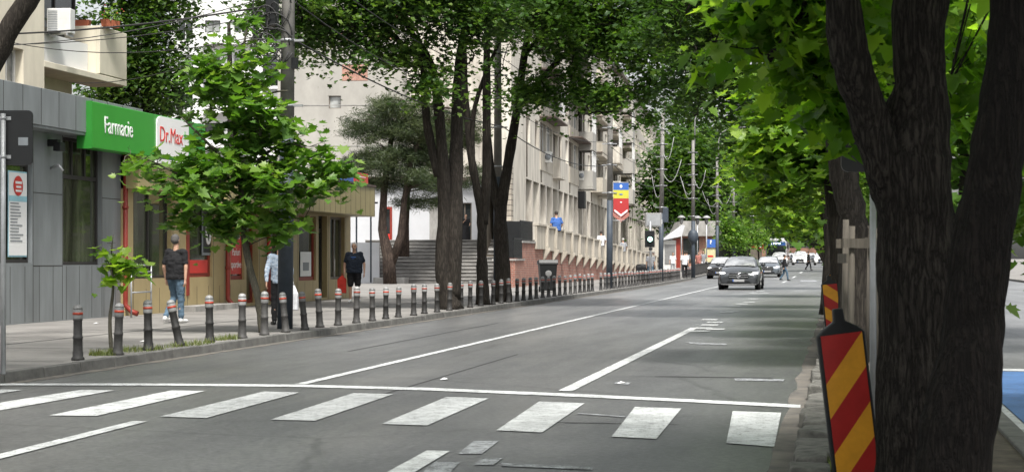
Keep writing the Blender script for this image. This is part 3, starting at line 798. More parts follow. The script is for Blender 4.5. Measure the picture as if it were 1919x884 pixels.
# ---- stone stairs and terrace platform
st = thing('stairs', 'broad dark stone stairs leading up to the white building', 'stairs', (0, 0, 0))
xa, xb = -26.0, -16.35
mb = MB()
for i in range(12):
    y = 87.2 + .37 * i + (.5 if i > 5 else 0); z0_ = .0; z1_ = .12 + .19 * (i + 1)
    mb.box(xa, xb, y, y + (.42 if i != 5 else .92) if i < 11 else 112, z0_, z1_ - .0)
    pass
mb.build('steps', 'step', st, bevel=.01)
mb = MB()
for i in range(12):
    y = 87.2 + .37 * i + (.5 if i > 5 else 0); z1_ = .12 + .19 * (i + 1); mb.box(xa, xb, y - .045, y + .3, z1_ + .001, z1_ + .05)
mb.build('treads', 'conc', st)
mb = MB(); mb.box(-24.0, -22.3, 86.2, 87.1, .0, .42); mb.build('planter_edge', 'conc', st, bevel=.02)
# steel hand rail and white low wall left of the stairs
t = thing('handrail', 'dark tubular handrail left of the stairs next to the ochre shop', 'railing', tuple(P(668, 529, 88)), TH)
mb = MB()
for px in (0, 27 / FPX * 88): mb.tube([(px, 0, 0), (px, 0, 4.1)] if px else [(px, 0, 0), (px, 0, 4.1)], .045, 8)
mb.tube([(-.4, 0, 4.1), (1.1, 0, 4.1)], .045, 8); mb.build('rails', 'slate', t)
t = thing('low_wall', 'white rendered low wall between the ochre shop and the stairs', 'wall', tuple(P(668, 529, 90)), TH)
mb = MB(); mb.box(-1.6, 1.2, 0, .3, -.1, 2.1); mb.build('wall_body', 'white', t)

# ---- long arcade building
A0 = Vector((-17.5, 92.0, 0)); DV = 3.26
da = math.radians(DV)
ar = thing('arcade_building', 'long stained plaster building with a tall ground floor arcade and balconies', 'apartment block', tuple(A0), R90 + da)
def ta(px, off=0):
    k = ray(px, 0); dirx, diry = -math.sin(da), math.cos(da); ox, oy = A0.x + off * math.cos(da), A0.y + off * math.sin(da)
    # (ox+dirx t)/(oy+diry t)=k.x/k.y
    q = k.x / k.y; return (q * oy - ox) / (dirx - q * diry)
t_end = ta(1243)
t1 = ta(984)
ops = []; cols = []
pitch = 3.55; x = t1 + .35; i = 0
while x + pitch < t_end:
    ops.append((x, x + pitch - .62, 1.6, 6.0, 2.6)); x += pitch; i += 1
mb = MB(); body(mb, ta(962), t_end, 1.6, 17.6, 0, 11, [], .3) if False else None
x0_ = ta(958)
# lower arcade storey with deep openings, upper storeys with windows
xs = [x0_] + [v for o in ops for v in o[:2]] + [t_end]
for k in range(0, len(xs), 2): mb.box(xs[k], xs[k + 1], 0, .55, 1.2, 6.0)          # piers
wops = []; kinds = []
for i, o in enumerate(ops):
    for f in range(4):
        z = 8.05 + 2.95 * f
        if i % 5 in (2, 3): kinds.append(('log', i, f)); wops.append((o[0] - .1, o[1] + .1, z - .05, z + 2.0))
        elif i % 5 == 0: kinds.append(('win', i, f)); wops.append((o[0] + .5, o[1] - .9, z + .1, z + 1.7))
        elif i % 5 == 1: kinds.append(('win', i, f)); wops.append((o[0] + .9, o[1] - .2, z + .1, z + 1.7))
        else: kinds.append(('bay', i, f)); wops.append((o[0], o[1], z - .05, z + 2.0))
m2 = MB(); body(m2, x0_, t_end, 6.0, 20.2, 0, 11, wops, .3, 0, 27, 1.6)
mb.v_off = None
o_ = len(mb.v); mb.v += m2.v; mb.f += [[q + o_ for q in f] for f in m2.f]; mb.m += m2.m; mb.s += m2.s
mb.build('wall', 'stain', ar)
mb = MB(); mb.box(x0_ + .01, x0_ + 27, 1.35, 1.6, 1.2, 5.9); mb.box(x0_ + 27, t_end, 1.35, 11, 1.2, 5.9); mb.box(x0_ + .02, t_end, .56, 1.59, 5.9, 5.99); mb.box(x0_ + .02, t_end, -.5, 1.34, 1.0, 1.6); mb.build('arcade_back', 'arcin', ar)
n = 0
for o, (kd, i, f) in zip(wops, kinds):
    if n > 44 or f > 2 : 
        mb = MB(); mb.quad((o[0], .25, o[2]), (o[1], .25, o[2]), (o[1], .25, o[3]), (o[0], .25, o[3])); mb.build('window', 'pane', ar) if f <= 3 and n < 90 else None; n += 1; continue
    window(ar, *o, .2, ['wframe', 'gframe', 'wframe'][(i + f) % 3], 'curt' if (i * 3 + f) % 3 == 0 else 'pane', 3 if kd != 'win' else 2, o[3] - .5 if kd != 'win' else None); n += 1
# loggia parapets, projecting balconies and roofs over them
n = 0
for i, o in enumerate(ops):
    for f in range(4):
        z = 6.85 + 2.95 * f
        if i % 5 in (2, 3) and n < 95:
            mb = MB(); pr = .06 if i < 10 else 1.0
            mb.box(o[0] - .25, o[1] + .25, -pr, -.004, z, z + 1.18); 
            p_ = mb.build('balcony', 'stainb', ar)
            mb = MB(); mb.box(o[0] - .4, o[1] + .5, -1.0, -.004, z + 3.25 - .05, z + 3.25 + .04); mb.build('awning', 'roof', p_); n += 2
        if i % 5 == 4 and n < 95:
            pr = (1.9 if i > 13 else 1.1) if i > 6 else .5
            mb = MB(); mb.box(o[0] - .15, o[1] + .3, -pr, -.004, z - .05, z + 1.2); mb.box(o[0] - .15, o[1] + .3, -pr - .02, -.004, z - .19, z - .055)
            p_ = mb.build('balcony', 'beigew' if i % 2 else 'stain', ar, bevel=.015); n += 1
            if i % 10 == 9 or f == 1:
                window(p_, o[0] - .1, o[1] + .25, z + 1.2, z + 2.7, -pr + .05, 'wframe', 'curt', 4, None, 'enclosure')
for i, o in enumerate(ops):
    if i % 5 in (0, 2) and i < 30: MB().tube([(o[0] + .2, -.04, 6.1), (o[0] + .2, -.04, 16)], .035, 6).build('drain_pipe', 'gframe', ar)
mb = MB(); mb.box(x0_ - .2, x0_ + 27, -.35, 1.8, 20.2, 20.5); mb.box(x0_ + 27.01, t_end + .2, -.35, 11.2, 20.2, 20.5); mb.build('roof', 'conc', ar)
mb = MB(); mb.box(x0_ - .9, x0_ - .005, -.12, .6, .2, 6.3); mb.build('stone_pier', 'rough', ar)
# sign box over the arcade
mb = MB(); a = ta(1083); mb.box(a, a + 1.3, -.5, -.02, 5.2, 6.5); mb.build('sign_box', 'black', ar, bevel=.03)
# air conditioners on the facade: things of their own
def wpos(t, off, z):
    return Vector((A0.x - math.sin(da) * t + math.cos(da) * off, A0.y + math.cos(da) * t + math.sin(da) * off, z))
ac_src = None
for px, py, lab in ((1030, 305, 'white air conditioner under the first loggia of the stained arcade building'), (1092, 338, 'white air conditioner on the arcade building above the dark sign box'), (1118, 300, 'small white air conditioner on the arcade building left of the banner pole')):
    t = ta(px, .3); d = dX(px, wpos(t, .3, 0).x); z = CAMH + (HY - py) / FPX * d
    th = thing('air_conditioner', lab, 'air conditioner', tuple(wpos(t, .02, z)), R90 + da)
    mb = MB(); mb.box(-.45, .45, -.42, -.03, 0, .68); mb.build('case', 'acw', th, bevel=.02)
    mb = MB(); mb.lathe([(.02, 0), (.26, 0), (.26, .015), (.02, .02)], 20); g = mb.build('fan_grille', 'black', th); g.rotation_euler = (R90, 0, 0); g.location = (.08, -.425, .34)
    g2 = MB().lathe([(.02, 0), (.2, 0), (.2, .015), (.02, .02)], 18).build('fan_grille', 'greyp', th); g2.rotation_euler = (0, -R90, 0); g2.location = (-.452, -.22, .34)

# ---- terrace wall in front of the arcade
tw = thing('terrace_wall', 'red brick terrace wall with stepped concrete parapet in front of the arcade', 'wall', (-14.5, 76.0, 0), R90)
mb = MB()
mb.box(0, 2.2, 0, 1.0, .0, 1.32); mb.box(2.2, 9.5, .1, 1.1, .0, 2.15); mb.box(9.5, 60, .12, .5, 0, 1.85)
mb.build('brick_base', 'brick', tw)
mb = MB(); mb.box(-.06, 2.2, -.06, 1.06, 1.32, 1.40); mb.box(2.15, 9.55, .04, 1.16, 2.15, 2.24); mb.box(9.5, 60, .08, 3.2, 1.85, 1.95)
mb.build('coping', 'conc', tw)
mb = MB(); k = 0; x = 5.6
pw = 2.7
while x < 58:
    z = 3.12 - .028 * (x - 5.6) if x > 5 else 3.1
    lo = 1.28
    mb.box(x, x + pw - .32, -.02, .10, z - 1.25, z - .12)
    mb.box(x + pw - .30, x + pw - .04, -.16, .12, z - 1.15, z - .10)
    mb.prism([(-.0, z - 1.15), (-.26, z - 1.2), (-.26, z - 1.30), (.1, z - 1.85), (.1, z - 1.25)], x + pw - .30, x + pw - .04, 'x')
    mb.box(x - .02, x + pw - .02, -.1, .2, z - .115, z)
    x += pw; k += 1
mb.build('parapet', 'stainb', tw, bevel=.01)
def barfence(nm, a, b, y, z0, z1):
    m_ = MB(); m_.box(a, b, y - .02, y + .02, z1 - .06, z1); m_.box(a, b, y - .02, y + .02, z0, z0 + .06)
    x = a
    while x < b: m_.box(x, x + .05, y - .015, y + .015, z0, z1); x += .09
    m_.box(a, b, y + .016, y + .03, z0 + .1, z1 - .1)
    m_.build(nm, 'black', tw)
barfence('metal_fence', .1, 2.2, .1, 1.42, 2.35); barfence('metal_fence', 2.3, 5.5, .2, 2.26, 3.2)
m_ = MB(); m_.box(.02, .05, .1, .8, 1.42, 2.25); m_.box(2.22, 2.26, .2, .9, 2.26, 3.15); m_.build('metal_fence', 'black', tw)

# ---- kiosks and small buildings at the far left pavement
def kio(px0, px1, d, z0, ztop):
    a, b = P(px0, 0, d), P(px1, 0, d); return a, (b - a).length
a, w = kio(1243, 1274, 128, 0, 0)
t = thing('kiosk', 'small kiosk with silver shutter, red frame and white canopy', 'kiosk', (a.x, a.y, rise(a.y) + .1), TH)
mb = MB(); mb.box(0, w, 0, 2.2, 0, 2.6); mb.build('body', 'acw', t)
mb = MB(); mb.box(.1, w - .35, -.02, 0, .8, 2.3)
for i in range(14): mb.box(.1, w - .35, -.035, -.02, .85 + i * .1, .90 + i * .1)
mb.build('shutter', 'silver', t)
mb = MB(); mb.box(w - .28, w + .02, -.06, 0, 0, 2.7); mb.build('red_frame', 'redm', t)
mb = MB(); mb.prism([(-.1, 2.6), (w + .1, 2.9), (w + .35, 3.7), (w + .2, 3.75), (.3, 2.95)], -.4, .8, 'y'); mb.build('canopy', 'white', t)
a, w = kio(1272, 1345, 160, 0, 0)
t = thing('kiosk', 'low pavilion with pale ribbed roof behind the silver kiosk', 'pavilion', (a.x, a.y, rise(a.y) + .1), TH)
mb = MB(); mb.box(0, w, 0, 6, 0, 3.1); mb.build('body', 'brickp', t)
mb = MB(); mb.prism([(-.5, 3.1), (w + .3, 3.1), (w + .1, 4.5), (.2, 4.5)], -.8, 6, 'y'); mb.build('roof', 'conc', t)
mb = MB(); mb.box(.4, 1.9, -.03, 0, .6, 2.9); mb.build('window', 'pane', t)
a, w = kio(1321, 1341, 145, 0, 0)
t = thing('kiosk', 'pale yellow kiosk with a blue sign on top', 'kiosk', (a.x, a.y, rise(a.y) + .1), TH)
mb = MB(); mb.box(0, w, 0, 2, 0, 2.0); mb.build('body', pmat('pale yellow panel', (.62, .58, .34), .6, .1, 2, 0), t)
mb = MB(); mb.box(.15, w + .05, -.1, -.02, 2.05, 2.75); s_ = mb.build('sign', 'blue', t)
mb = MB(); mb.box(.42, .5, -.12, -.105, 2.35, 2.68); mb.box(.5, .58, -.12, -.105, 2.60, 2.68); mb.box(.5, .58, -.12, -.105, 2.48, 2.54); mb.build('sign_mark', 'whites', s_)
mb = MB(); mb.box(.25, w - .2, -.02, -.001, 1.25, 1.4); mb.build('red_print', 'redp', t)
a, w = kio(1350, 1402, 165, 0, 0)
t = thing('bus_shelter', 'dark framed bus shelter on the far left pavement', 'bus shelter', (a.x, a.y, rise(a.y) + .1), TH)
mb = MB(); mb.box(-.1, w + .1, -.6, 1.4, 2.35, 2.5); mb.build('roof', 'black', t)
mb = MB()
for x in (0, w / 2, w): mb.box(x - .04, x + .04, -.5, -.42, 0, 2.35); mb.box(x - .04, x + .04, 1.2, 1.28, 0, 2.35)
mb.build('post', 'black', t)
mb = MB(); mb.box(.05, w - .05, 1.22, 1.25, .3, 2.2); mb.build('back_panel', 'pane', t)
mb = MB(); mb.box(.4, w - .6, .8, 1.15, .42, .47); mb.build('bench', 'wood', t)
a, w = kio(1404, 1428, 170, 0, 0)
t = thing('shop_stall', 'small dark stall with a red top sign on the far left', 'stall', (a.x, a.y, rise(a.y) + .1), TH)
mb = MB(); mb.box(0, w, 0, 2, 0, 2.2); mb.build('body', 'arcin', t)
mb = MB(); mb.box(-.05, w, -.1, -.01, 2.0, 2.35); mb.build('red_sign', 'redp', t)
mb = MB(); mb.box(w * .62, w + .1, -.2, -.11, 1.9, 2.75); mb.build('sign_board', 'redp', t)
mb = MB(); mb.box(w * .68, w * .97, -.22, -.201, 2.0, 2.65); mb.build('sign_print', 'whites', t)
# brown far wall behind the last cars
a, b = P(1395, 0, 330), P(1700, 0, 330)
t = thing('boundary_wall', 'low brown wall closing the far end of the street', 'wall', (a.x, a.y, rise(a.y)), TH)
mb = MB(); mb.box(-30, (b - a).length, 0, .4, -.5, 2.3); mb.build('wall_body', pmat('brown wall', (.24, .13, .09), .9, .3, .6, .1), t)
# building side right of the far carriageway
t = thing('far_building', 'shaded building behind the hedge right of the trunks', 'building', (24, 60, 0), -R90)
mb = MB(); mb.box(-80, 50, 0, 8, 0, 12); mb.build('wall_body', 'beigew', t)
# ================================================================== TREES
LOBED = ([(0, 0), (.10, .0), (.30, -.10), (.26, .10), (.56, .16), (.40, .30), (.52, .58), (.30, .50), (.20, .72), (0, 1.0),
          (-.20, .72), (-.30, .50), (-.52, .58), (-.40, .30), (-.56, .16), (-.26, .10), (-.30, -.10), (-.10, .0), (0, .32)], [(18, i, (i + 1) % 18) for i in range(18)])
MIDL = ([(0, 0), (.42, .10), (.34, .34), (.44, .62), (.16, .60), (0, 1.0), (-.16, .60), (-.44, .62), (-.34, .34), (-.42, .10)], [(0, 1, 2), (0, 2, 3, 4), (0, 4, 5), (0, 5, 6), (0, 6, 7, 8), (0, 8, 9)])
SIMP = ([(0, 0), (.36, .35), (0, 1.0), (-.36, .35)], [(0, 1, 2), (0, 2, 3)])
NEED = ([(-.05, 0), (.05, 0), (.0, 1.0)], [(0, 1, 2)])
def leaves(name, pos, size, tmpl, mat, parent, seed, tilt=(.15, 1.15), rvals=None, fold=.35, origin=(0, 0, 0), dirs=None):
    r = np.random.RandomState(seed); N = len(pos); T = np.array([(x, y, -fold * abs(x) - .26 * y * y) for x, y in tmpl[0]]); nv = len(T)
    yaw = r.uniform(0, 2 * np.pi, N); ti = r.uniform(tilt[0], tilt[1], N); roll = r.normal(0, .35, N)
    s = size * r.uniform(.45, 1.35, N)
    if dirs is not None:
        d = dirs / np.linalg.norm(dirs, axis=1, keepdims=True)
        yv = d; h = np.cross(d, r.normal(0, 1, (N, 3))); xv = h / np.linalg.norm(h, axis=1, keepdims=True); zv = np.cross(xv, yv)
    else:
        # blade axis points outward and down by tilt
        yv = np.stack([np.cos(yaw) * np.cos(ti), np.sin(yaw) * np.cos(ti), -np.sin(ti)], 1)
        xh = np.stack([-np.sin(yaw), np.cos(yaw), np.zeros(N)], 1); zh = np.cross(xh, yv)
        xv = xh * np.cos(roll)[:, None] + zh * np.sin(roll)[:, None]; zv = np.cross(xv, yv)
    V = pos[:, None, :] - np.array(origin) + s[:, None, None] * (T[None, :, 0, None] * xv[:, None] + T[None, :, 1, None] * yv[:, None] + T[None, :, 2, None] * zv[:, None])
    V = V.reshape(-1, 3)
    li = np.concatenate([np.array(f) for f in tmpl[1]]); lens = np.array([len(f) for f in tmpl[1]])
    L = (li[None, :] + (np.arange(N) * nv)[:, None]).reshape(-1)
    sizes = np.tile(lens, N); starts = np.concatenate([[0], np.cumsum(sizes)[:-1]])
    me = bpy.data.meshes.new(name); me.vertices.add(len(V)); me.vertices.foreach_set('co', V.reshape(-1).astype(np.float32))
    me.loops.add(len(L)); me.loops.foreach_set('vertex_index', L.astype(np.int32))
    me.polygons.add(len(sizes)); me.polygons.foreach_set('loop_start', starts.astype(np.int32)); me.polygons.foreach_set('loop_total', sizes.astype(np.int32))
    me.update(calc_edges=True)
    rv = r.uniform(0, 1, N) if rvals is None else np.clip(rvals + r.normal(0, .15, N), 0, 1)
    at = me.attributes.new('rnd', 'FLOAT', 'POINT'); at.data.foreach_set('value', np.repeat(rv, nv).astype(np.float32))
    me.materials.append(M[mat])
    o = bpy.data.objects.new(name, me); col.objects.link(o); o.parent = parent
    return o
def crown_points(blobs, ncl, per, spread, r, flat=.55):
    w = np.array([b[6] if len(b) > 6 else b[3] * b[4] * b[5] for b in blobs], float); w /= w.sum()
    cs = []; 
    for k in r.choice(len(blobs), ncl, p=w):
        b = blobs[k]; d = r.normal(0, 1, 3); d /= np.linalg.norm(d); q = r.uniform() ** .42
        cs.append((b[0] + b[3] * d[0] * q, b[1] + b[4] * d[1] * q, b[2] + b[5] * d[2] * q))
    cs = np.array(cs)
    n = r.poisson(per, ncl); idx = np.repeat(np.arange(ncl), n)
    sp = spread * r.uniform(.6, 1.4, ncl)[idx]
    off = r.normal(0, 1, (len(idx), 3)) * sp[:, None]; off[:, 2] *= flat
    off[:, 2] -= .25 * (off[:, 0] ** 2 + off[:, 1] ** 2) / np.maximum(sp, .01)
    clr = r.uniform(.15, .85, ncl)[idx]
    return cs, cs[idx] + off, clr
def tree(name, label, base, stems, blobs, ncl, per, size, spread, leaf, bark, seed, tmpl=MIDL, group=None, cat='tree', seg=12, twigs=True, limbs=5, tilt=(.15, 1.15), clip=None, rough=0, twr=1.0):
    r = np.random.RandomState(seed); base = Vector(base)
    t = thing(name, label, cat, base, 0, group)
    mb = MB(); pool = []
    for pts, rad in stems:
        pts = [Vector(p) - base for p in pts]
        # resample smooth
        P_ = []; R_ = []
        for i in range(len(pts) - 1):
            p0, p1, p2, p3 = pts[max(i - 1, 0)], pts[i], pts[i + 1], pts[min(i + 2, len(pts) - 1)]
            K = 5 if not rough else 14
            for k in range(K):
                u = k / K; P_.append(.5 * ((2 * p1) + (p2 - p0) * u + (2 * p0 - 5 * p1 + 4 * p2 - p3) * u * u + (3 * p1 - p0 - 3 * p2 + p3) * u ** 3))
                R_.append(rad[i] + (rad[i + 1] - rad[i]) * u)
        P_.append(pts[-1]); R_.append(rad[-1])
        if not rough:
            R_ = [q * (1 + .06 * r.normal()) for q in R_]
        o0 = len(mb.v)
        mb.tube(P_, R_, seg if not rough else 72)
        if rough:
            from mathutils import noise as mn
            c_ = 0
            for vi in range(o0, len(mb.v)):
                v = Vector(mb.v[vi]); ring = (vi - o0) // 72
                if ring >= len(P_): continue
                n_ = (v - P_[ring]); n_ = n_.normalized() if n_.length > 0 else n_
                w_ = v + Vector((0, 0, .1 * mn.noise(v * 4)))
                h = .030 * mn.noise(v * 2.3 + Vector((seed, 0, 0))) + .012 * mn.noise(v * 7) + .016 * abs(mn.noise(Vector((w_.x * 26, w_.y * 26, w_.z * 4.5)))) 
                mb.v[vi] = tuple(v + n_ * h * rough)
        pool += [(p, q) for p, q in zip(P_, R_) if q < 1.2 * rad[0]]
    if ncl:
        cs, pos, clr = crown_points([(b[0] - base.x, b[1] - base.y, b[2] - base.z, *b[3:]) for b in blobs], ncl, per, spread, r)
        if clip is not None:
            k = clip(pos + np.array(base)); pos, clr = pos[k], clr[k]
        if twigs:
            pa = [p for p, q in pool if p.z > .25 * max(p.z for p, q in pool)]
            for b in blobs:
                bc = Vector((b[0] - base.x, b[1] - base.y, b[2] - base.z))
                for _ in range(limbs):
                    d = r.normal(0, 1, 3); d /= np.linalg.norm(d)
                    tgt = bc + Vector((b[3] * d[0] * .6, b[4] * d[1] * .6, b[5] * d[2] * .6))
                    if clip is not None and not clip(np.array([tgt + base]))[0]: continue
                    src = min(pa, key=lambda p: (p - tgt).length + max(0, p.z - tgt.z) * 1.5)
                    L = (tgt - src).length
                    if L < .2: continue
                    pts = [src.lerp(tgt, u) + Vector((r.normal(0, .05), r.normal(0, .05), math.sin(u * 3.1) * .10 * L + r.normal(0, .03))) * min(1, u * 4) for u in np.linspace(0, 1, 7)]
                    r0 = min(.06, .012 + .012 * L) * twr; mb.tube(pts, list(np.linspace(r0, r0 * .3, 7)), 6); pa += pts[2:]
            for c in cs:
                tgt = Vector(c)
                if clip is not None and not clip(np.array([tgt + base]))[0]: continue
                src = min(pa, key=lambda p: (p - tgt).length + max(0, p.z - tgt.z) * .8)
                L = (tgt - src).length
                if L > 3.2: continue
                pts = [src.lerp(tgt, u) + Vector((r.normal(0, .03), r.normal(0, .03), math.sin(u * 3.1) * .08 * L)) * min(1, u * 4) for u in (0, .3, .6, 1)]
                mb.tube(pts, [.012 * twr, .009 * twr, .007 * twr, .003 * twr], 4, caps=False)
    mb.build('trunk', bark, t)
    if ncl: leaves('crown', pos, size, tmpl, leaf, t, seed + 1, tilt, clr)
    return t
def sph(px, py, d, rx, rz, w=None, ry=None):
    p = P(px, py, d); b = (p.x, p.y, p.z, rx, ry or rx, rz)
    return b + ((w,) if w else ())
def onfoot(px, d, z=.1): p = P(px, 0, d); return Vector((p.x, p.y, z))
def stem(base, ms, rad):   # ms: (px,py,d)
    return ([base] + [P(*m) for m in ms], rad)

# --- left street trees, the dark trunk cluster
D1, D2, D3 = 43.6, 48.0, 51.0
b = onfoot(845, D1)
tree('street_tree', 'dark two stemmed street tree behind the bollards, leftmost trunk of the group', b,
     [stem(b, [(832, 500, D1), (834, 400, D1), (826, 250, D1), (810, 130, D1), (770, 60, D1 - .5), (720, -40, D1 - 1)], [.31, .24, .20, .14, .11, .08, .05]),
      stem(P(848, 560, D1), [(852, 420, D1), (856, 250, D1 + .3), (862, 120, D1 + .3), (880, 20, D1), (905, -80, D1)], [.22, .21, .17, .14, .11, .07]),
      stem(P(822, 330, D1), [(800, 230, D1), (792, 120, D1 - .4), (760, 90, D1 - .8), (690, 20, D1 - 1.2)], [.13, .11, .09, .08, .04]),
      stem(P(800, 128, D1), [(720, 105, D1 - .8), (640, 60, D1 - 1.2), (560, 30, D1 - 1.5)], [.07, .05, .035, .02])],
     [sph(640, 30, D1 - 1, 1.7, .8), sph(770, -20, D1 - 1, 1.7, 1.1), sph(880, -10, D1, 1.7, 1.3), sph(720, 95, D1 - 1.2, 1.0, .5), sph(860, 90, D1 - 1, .9, .7), sph(790, 150, D1 - 1.4, .75, .4), sph(600, 75, D1 - 1, .7, .45), sph(700, -150, D1, 2.6, 1.2, 4), sph(560, -60, D1 - 1, 1.8, .8)],
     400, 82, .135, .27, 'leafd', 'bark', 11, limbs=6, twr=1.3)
b = onfoot(905, D2)
tree('street_tree', 'dark slender forked street tree in the middle of the trunk group', b,
     [stem(b, [(903, 480, D2), (902, 400, D2), (884, 300, D2), (872, 180, D2), (868, 60, D2), (850, -60, D2)], [.22, .15, .13, .11, .09, .07, .04]),
      stem(P(905, 420, D2), [(912, 330, D2), (912, 200, D2), (914, 60, D2), (930, -60, D2)], [.15, .14, .12, .09, .05]),
      stem(P(884, 300, D2), [(890, 200, D2), (935, 80, D2 + .4), (990, -20, D2)], [.09, .07, .05, .03])],
     [sph(960, 60, D2, 1.1, .7), sph(930, 170, D2 - .6, .7, .4), sph(1000, -30, D2, 2.4, 1.5), sph(940, 120, D2, .9, .5), sph(900, -120, D2, 3, 1.4)],
     190, 80, .135, .27, 'leaf', 'bark', 12, twr=1.3)
b = onfoot(944, D3)
tree('street_tree', 'dark street tree leaning right, rightmost trunk of the group beside the arcade', b,
     [stem(b, [(941, 480, D3), (938, 400, D3), (950, 320, D3), (968, 210, D3), (985, 90, D3), (1010, -20, D3)], [.27, .21, .20, .15, .13, .11, .08]),
      stem(P(938, 410, D3), [(922, 330, D3), (915, 250, D3)], [.16, .12, .08]),
      stem(P(968, 205, D3), [(1050, 110, D3 - 1), (1130, 60, D3 - 1.5), (1230, 30, D3 - 2)], [.10, .08, .06, .03]),
      stem(P(985, 100, D3), [(1060, 20, D3), (1160, -60, D3), (1280, -100, D3)], [.09, .07, .05, .03])],
     [sph(1060, 30, D3 - 1, 1.9, 1.1), sph(1160, 60, D3 - 1.5, 1.8, 1.1), sph(1250, 70, D3 - 2, 1.7, 1.3), sph(1035, 150, D3 - 1.6, 1.0, .55), sph(1170, 175, D3 - 2, 1.5, .5), sph(1280, 160, D3 - 2, 1.1, .8),
      sph(1120, -80, D3, 4, 1.8), sph(1090, 215, D3 - 2, .8, .22), sph(1000, 175, D3 - 1.6, .7, .35, 1.0), sph(1060, 110, D3 - 1.4, 1.0, .5), sph(1110, 165, D3 - 1.8, .9, .4, 1.2), sph(1210, 225, D3 - 2, .7, .2)],
     680, 84, .135, .27, 'leaf', 'bark', 13, limbs=7, twr=1.3)
# dark canopy hanging over the road from the right hand tree row, 40 m away
b = onfoot(1556, 40)
tree('street_tree', 'tall dark crowned median tree whose branches arch over the road', b,
     [stem(b, [(1560, 440, 40), (1545, 330, 40), (1500, 220, 40), (1440, 100, 40), (1370, 30, 40)], [.25, .2, .18, .14, .10, .06]),
      stem(P(1545, 330, 40), [(1560, 150, 40), (1540, -20, 40)], [.15, .12, .08])],
     [sph(1340, 60, 40, 1.3, 1.1), sph(1300, 130, 39, .9, .85), sph(1420, 40, 40, 1.6, 1.3), sph(1370, 165, 40, .9, .8), sph(1240, 30, 39, 1.0, .8), sph(1440, 160, 41, 1.2, .8), sph(1500, -60, 40, 3.5, 1.6), sph(1310, 205, 39, .35, .35), sph(1400, 250, 43, .7, .5)],
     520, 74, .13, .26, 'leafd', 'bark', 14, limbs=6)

# --- young bright plane tree in front of the pharmacy
DY = 29.9
b = onfoot(494, DY)
tree('young_tree', 'bright green young plane tree with a slender leaning trunk in front of the pharmacy', b,
     [stem(b, [(484, 560, DY), (468, 500, DY), (456, 430, DY), (450, 330, DY), (440, 220, DY), (455, 100, DY), (465, 40, DY)], [.085, .07, .06, .055, .05, .04, .025, .012]),
      stem(P(452, 350, DY), [(400, 280, DY - .2), (340, 220, DY - .3)], [.035, .025, .01]), stem(P(454, 400, DY), [(380, 350, DY - .4), (280, 300, DY - .6)], [.035, .025, .01]),
      stem(P(450, 330, DY), [(530, 270, DY), (600, 290, DY)], [.03, .02, .01]), stem(P(445, 240, DY), [(500, 180, DY), (540, 170, DY)], [.025, .018, .01])],
     [sph(460, 75, DY, .42, .42), sph(440, 150, DY, .75, .5), sph(400, 150, DY - .2, .5, .42), sph(385, 200, DY - .3, .4, .3), sph(480, 230, DY, .95, .55), sph(400, 290, DY - .4, .6, .3), sph(560, 265, DY, .7, .4), sph(270, 300, DY - .5, .55, .2),
      sph(450, 330, DY, 1.3, .55), sph(580, 320, DY, .65, .36), sph(345, 355, DY - .5, .85, .22), sph(500, 395, DY, .75, .36), sph(430, 425, DY, .5, .16), sph(545, 420, DY, .4, .22), sph(620, 310, DY, .3, .25), sph(400, 400, DY, .75, .25), sph(530, 440, DY, .28, .22), sph(600, 285, DY, .38, .2), sph(300, 318, DY - .4, .55, .12), sph(235, 282, DY - .5, .22, .12)],
     250, 12, .21, .16, 'leafy', 'barkg', 21, tmpl=LOBED, limbs=2, tilt=(.0, 1.0), twr=.6)
DS = 24.0
b = onfoot(209, DS)
tree('sapling', 'small sapling with a few bright leaves beside the second bollard', b,
     [stem(b, [(206, 600, DS), (212, 540, DS), (208, 490, DS), (212, 440, DS)], [.03, .026, .02, .014, .006]), stem(P(209, 520, DS), [(235, 505, DS), (268, 500, DS)], [.01, .007, .004]), stem(P(208, 500, DS), [(190, 470, DS), (175, 462, DS)], [.008, .006, .004])],
     [sph(213, 455, DS, .10, .14), sph(222, 495, DS, .22, .16), sph(192, 478, DS, .16, .12), sph(250, 500, DS, .2, .10), sph(205, 520, DS, .12, .1)],
     34, 3.2, .17, .08, 'leafm', 'barkg', 22, tmpl=LOBED, limbs=0, tilt=(.0, 1.2), twr=.4)

# --- pines by the stairs
def pine(label, b, stems, blobs, ncl, seed, per=230, size=.26):
    r = np.random.RandomState(seed); t = thing('pine_tree', label, 'pine tree', b)
    mb = MB(); pool = []
    for pts, rad in stems:
        pts = [Vector(p) - b for p in pts]; mb.tube(pts, rad, 10); 
        for i in range(len(pts) - 1): pool += [pts[i].lerp(pts[i + 1], u) for u in (0, .33, .66)]
        pool.append(pts[-1])
    bl = [(q[0] - b.x, q[1] - b.y, q[2] - b.z, *q[3:]) for q in blobs]
    cs, _, _ = crown_points(bl, ncl, 1, .1, r)
    pa = [p for p in pool if p.z > 1.8]
    P0 = []; D0 = []; C0 = []
    for c in cs:
        tgt = Vector(c); src = min(pa, key=lambda p: (p - tgt).length + abs(p.z - tgt.z) * .5)
        mb.tube([src, src.lerp(tgt, .5) + Vector((0, 0, .12)), tgt], [.035, .022, .01], 5, caps=False)
        n = r.poisson(per); d = r.normal(0, 1, (n, 3)); d[:, 2] = d[:, 2] * .7 + .35
        core = np.array(c) + r.normal(0, 1, (n, 3)) * np.array([.26, .26, .13])
        P0.append(core); D0.append(d); C0.append(np.full(n, r.uniform(.15, .85)))
    mb.build('trunk', 'barkp', t)
    leaves('crown', np.concatenate(P0), size, NEED, 'needle', t, seed, rvals=np.concatenate(C0), dirs=np.concatenate(D0), fold=0)
DP = 87.0
b = onfoot(731, DP)
